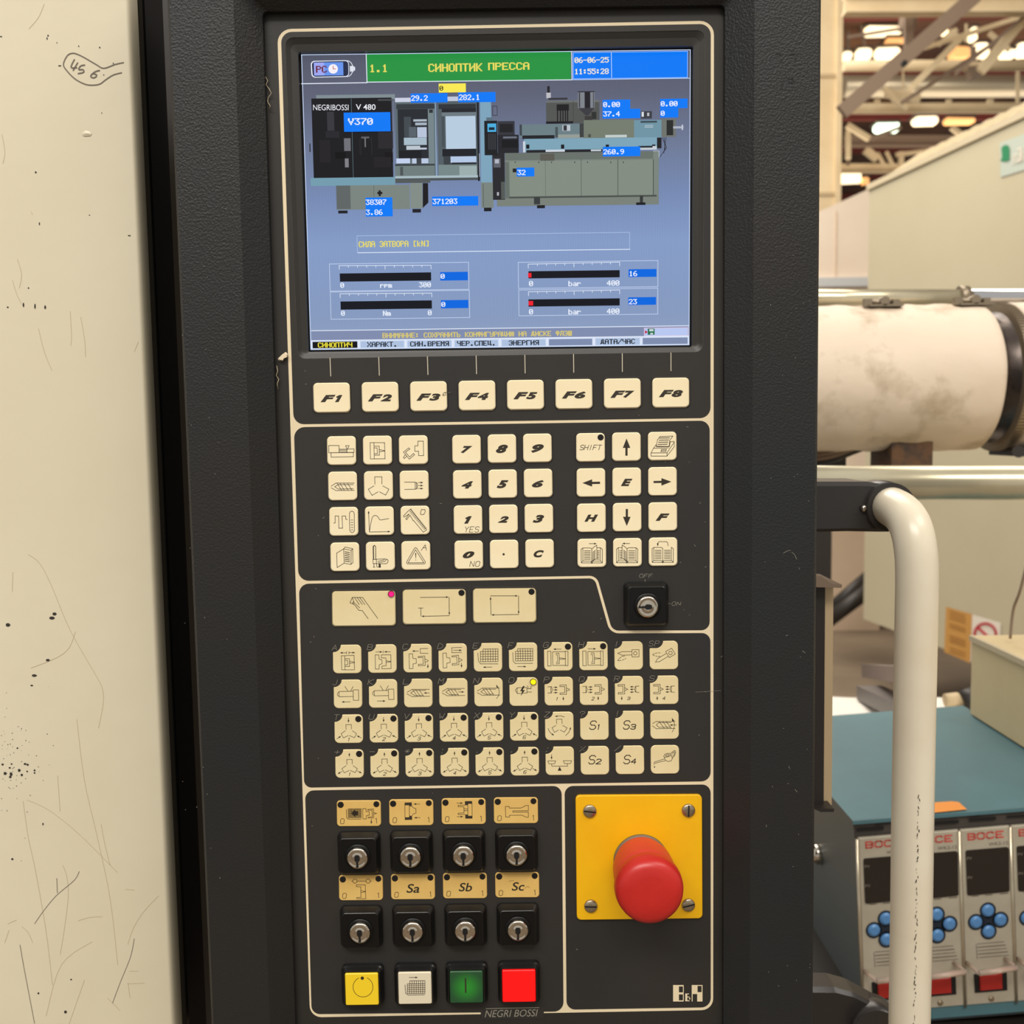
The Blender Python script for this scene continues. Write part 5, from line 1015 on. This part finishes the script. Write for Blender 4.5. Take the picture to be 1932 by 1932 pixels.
for mi in range(-2, 3):
    def TM(x, y, k=mi):       # module drawing units -> photo point
        return zV(945+k*475+x+55*y/1630, 140-k*38-.083*x+y)
    o = MB(); slab(o, [TM(6, -8), TM(462, -8), TM(462, 1620), TM(6, 1620)], YT-.004, YT, .0008)
    mo = o.build('controller_module', m_mod, tcn, 'grey plug-in module, %s' % {-2:'leftmost', -1:'second, behind the handle', 0:'third and fully visible', 1:'fourth, cut by the view edge', 2:'fifth, out of view'}[mi])
    k = Ink(YT-.0043, TM); k.text('BOCE', 72, 32, 396, 86, wd=2.7, ital=0, gap=1.5); k.mb.build('lettering', m_bocet, mo)
    k = Ink(YT-.0043, TM, .9); k.font('WK2-12', 262, 128, 440, 158); 
    for y in (612,): k.line([(90, y), (150, y)], wd=1.4); k.line([(215, y), (275, y)], wd=1.4); k.line([(350, y), (425, y)], wd=1.4)
    for q in range(5): k.line([(120+q*4, 1058+q*32), (372+q*10, 1058+q*32)], wd=1.5 if q % 2 else 1.0)
    k.line([(112, 1062), (118, 1195)], wd=1); k.mb.build('print', m_tx, mo, kind='stuff')
    k = MB(); slab(k, rpoly([TM(44, 184), TM(446, 184), TM(440, 598), TM(46, 604)], 4, 4), YT-.0050, YT-.0038); dw = k.build('display_window', m_disp2, mo)
    k = Ink(YT-.0052, TM, 1.1)
    for y in (245, 425): k.font('PV', 54, y, 100, y+26)
    k.mb.build('window_print', m_txl, mo)
    k = Ink(YT-.0046, TM); k.circ(232, 852, 95, True)
    pads = [(232, 756), (232, 950), (118, 854), (346, 852)]
    for x, y in pads: k.circ(x, y, 76, True); k.mb.v = [v for v in k.mb.v]
    k.mb.build('button_pad', m_clov, mo)
    for x, y in pads:
        q = [TM(x+58*math.cos(a*math.pi/9), y+58*math.sin(a*math.pi/9)) for a in range(18)]; L = w3(q, YT-.0047)
        k = MB(); k.loops([L, inset(shiftY(L, YT-.0062), .0008), inset(shiftY(L, YT-.0072), .0028)], 0, True, cap1=True); k.build('blue_button', m_blue, mo)
    k = MB(); slab(k, [TM(82, 1338), TM(388, 1338), TM(388, 1512), TM(86, 1512)], YT-.0048, YT-.0038); k.build('switch_recess', m_black, mo)
    k = MB(); P4 = [TM(140, 1350), TM(348, 1350), TM(348, 1500), TM(142, 1500)]; L = w3(P4, YT-.0075); k.loops([shiftY(L, YT-.004), shiftY(L, YT-.0065), inset(L, .001)], 0, cap1=True); k.build('rocker_switch', m_swred, mo, 'red rocker switch')
    g = [at(*TM(20, 1225), YT-.004), at(*TM(130, 1330), YT-.030), at(*TM(478, 1310), YT-.030), at(*TM(375, 1215), YT-.004)]
    k = MB(); k.tube([g[0], g[1]], .0021, 8); k.tube([g[1], g[2]], .0030, 8); k.tube([g[2], g[3]], .0021, 8); k.build('clear_guard', m_clear, mo, 'clear plastic guard bar')
    c = at(*TM(235, 1575), YT-.004); k = MB(); k.lathe(c, (0, -1, 0), [(.003, 0), (.003, .0008), (.0018, .0016)], 14); k.build('module_screw', m_screw, mo)
    k = MB(); k.tube([at(*TM(-12, -5), YT-.0045), at(*TM(-10, 1632), YT-.0045)], .0016, 8); k.build('silver_strip', m_sil, mo)
# dark stand below the controller
mb = MB(); a = at(1560, 1935, YT); b_ = at(2150, 1935, YT); zt3 = min(p.z for p in tw)
mb.box((a.x-.05, YT-.02, zt3-.04), (b_.x, YT+.45, zt3)); st = thing('machine_bed', 'dark steel bed below the temperature controller', 'machine bed', (a.x+.2, YT+.3, 0)); mb.build('bed_plate', m_back, st)
mb = MB(); mb.box((a.x, YT+.06, 0), (b_.x-.03, YT+.42, zt3-.04)); mb.build('bed_frame', m_beamg, st)
# foam sheet, bars, motor cover
zs = EYE.z-.50
x0 = at(1500, 1340, 1.0).x
tab = thing('work_bench', 'grey-brown bench under the crumpled white foam, behind the teal box', 'bench', (x0+.5, 1.2, 0))
mb = MB(); mb.box((x0, .99, zs-.06), (.92, 1.32, zs-.03)); mb.build('bench_top', m_beamg, tab)
mb = MB(); mb.box((x0+.03, 1.02, 0), (.89, 1.29, zs-.06)); mb.build('bench_frame', m_back, tab)
mb = MB(); n = 24; V = []; Fc = []
for j in range(n+1):
    for i in range(n+1):
        x = x0+.02+(.88-x0)*i/n; y = 1.0+.31*j/n; V.append((x, y, zs-.007+.012*noise.noise(Vector((x*9, y*9, 0)))))
for j in range(n):
    for i in range(n): q = j*(n+1)+i; Fc.append((q, q+1, q+n+2, q+n+1))
V2 = [(x, y, zs-.029) for x, y, z in V]; mb.mesh(V, Fc, 0, True)
for i in range(n):
    for s_ in (i, n*(n+1)+i): mb.face([V[s_], V[s_+1], V2[s_+1], V2[s_]])
    for s_ in (i*(n+1), i*(n+1)+n): mb.face([V[s_], V[s_+n+1], V2[s_+n+1], V2[s_]])
mb.face([V2[0], V2[n], V2[-1], V2[n*(n+1)]])
tag(mb.build('foam_sheet', mat('white_foam', (246, 240, 228), .8, bump=(40, .003, .6))), 'crumpled white foam sheet behind the teal box', 'sheet')
def bar_(u0, v0, Y0, u1, Y1, h, lab, m):
    a = at(u0, v0, Y0); b_ = at(u1, 1380, Y1); b_ = Vector((b_.x, Y1, zs+h)); mb = MB(); mb.beam(a, b_, .045, .026); tag(mb.build('steel_bar', m), lab, 'bar')
bar_(1640, 1307, 1.28, 1735, 1.02, .040, 'lower slanted grey bar left of the handle, on the foam', mat('grey_steel_bar', (112, 104, 100), .5))
bar_(1648, 1266, 1.45, 1722, 1.04, .10, 'upper slanted grey-brown bar left of the handle, over the foam', mat('purple_grey_steel', (140, 124, 116), .5))
xa = at(1834, 1199, .80).x; zt_ = at(1834, 1199, .80).z; zb_ = at(1832, 1346, .80).z
mcv = thing('motor_cover', 'cream box-shaped cover at the right edge, right of the handle', 'machine cover', (1.0, .6, 0))
mb = MB(); B0 = [Vector((xa, .80, zb_)), Vector((xa-.006, .10, zb_)), Vector((1.2, .10, zb_)), Vector((1.2, .80, zb_))]
B1 = [Vector((v.x, v.y, zt_)) for v in B0]; mb.loops([B0, B1], cap0=True, cap1=True); mb.build('cover_body', mat('cream_cover', (228, 208, 164), .5, var=(5, (212, 190, 146), .3, .7)), mcv)
mb = MB(); mb.beam(B1[0]+Vector((-.001,0,-.003)), B1[1]+Vector((-.001,0,-.003)), .006, .007); mb.build('cover_edge', m_enct, mcv, 'lighter rounded top edge')
mb = MB(); mb.box((1.22, .3, 0), (1.3, .6, zt_-.02)); mb.box((1.19, .3, zb_+.02), (1.23, .6, zt_-.02)); mb.build('cover_stand', m_beamg, mcv)
vf = thing('valve_fitting', 'small dark valve fitting beside the cream cover, on the foam', 'fitting', at(1808, 1350, 1.2))
mb = MB(); mb.tube([at(1783, 1322, 1.2), at(1818, 1318, 1.2)], .012, 12); mb.build('valve_head', m_beam, vf)
mb = MB(); p = at(1803, 1320, 1.2); mb.tube([p, Vector((p.x, p.y, zs-.004))], .008, 10); mb.build('valve_stem', m_teald, vf)
mb = MB(); mb.tube([at(1815, 1330, 1.2), at(1850, 1318, 1.2)], .024, 14); mb.build('valve_body', m_back, vf)
mb = MB(); mb.tube(smoothp([at(1950, 1010, .72), at(1926, 1110, .72), at(1912, 1150, .74), at(1906, 1205, .74)]), .0018, 8); tag(mb.build('cable', m_beamg), 'thin cable dropping to the cream cover at the right edge', 'cable')
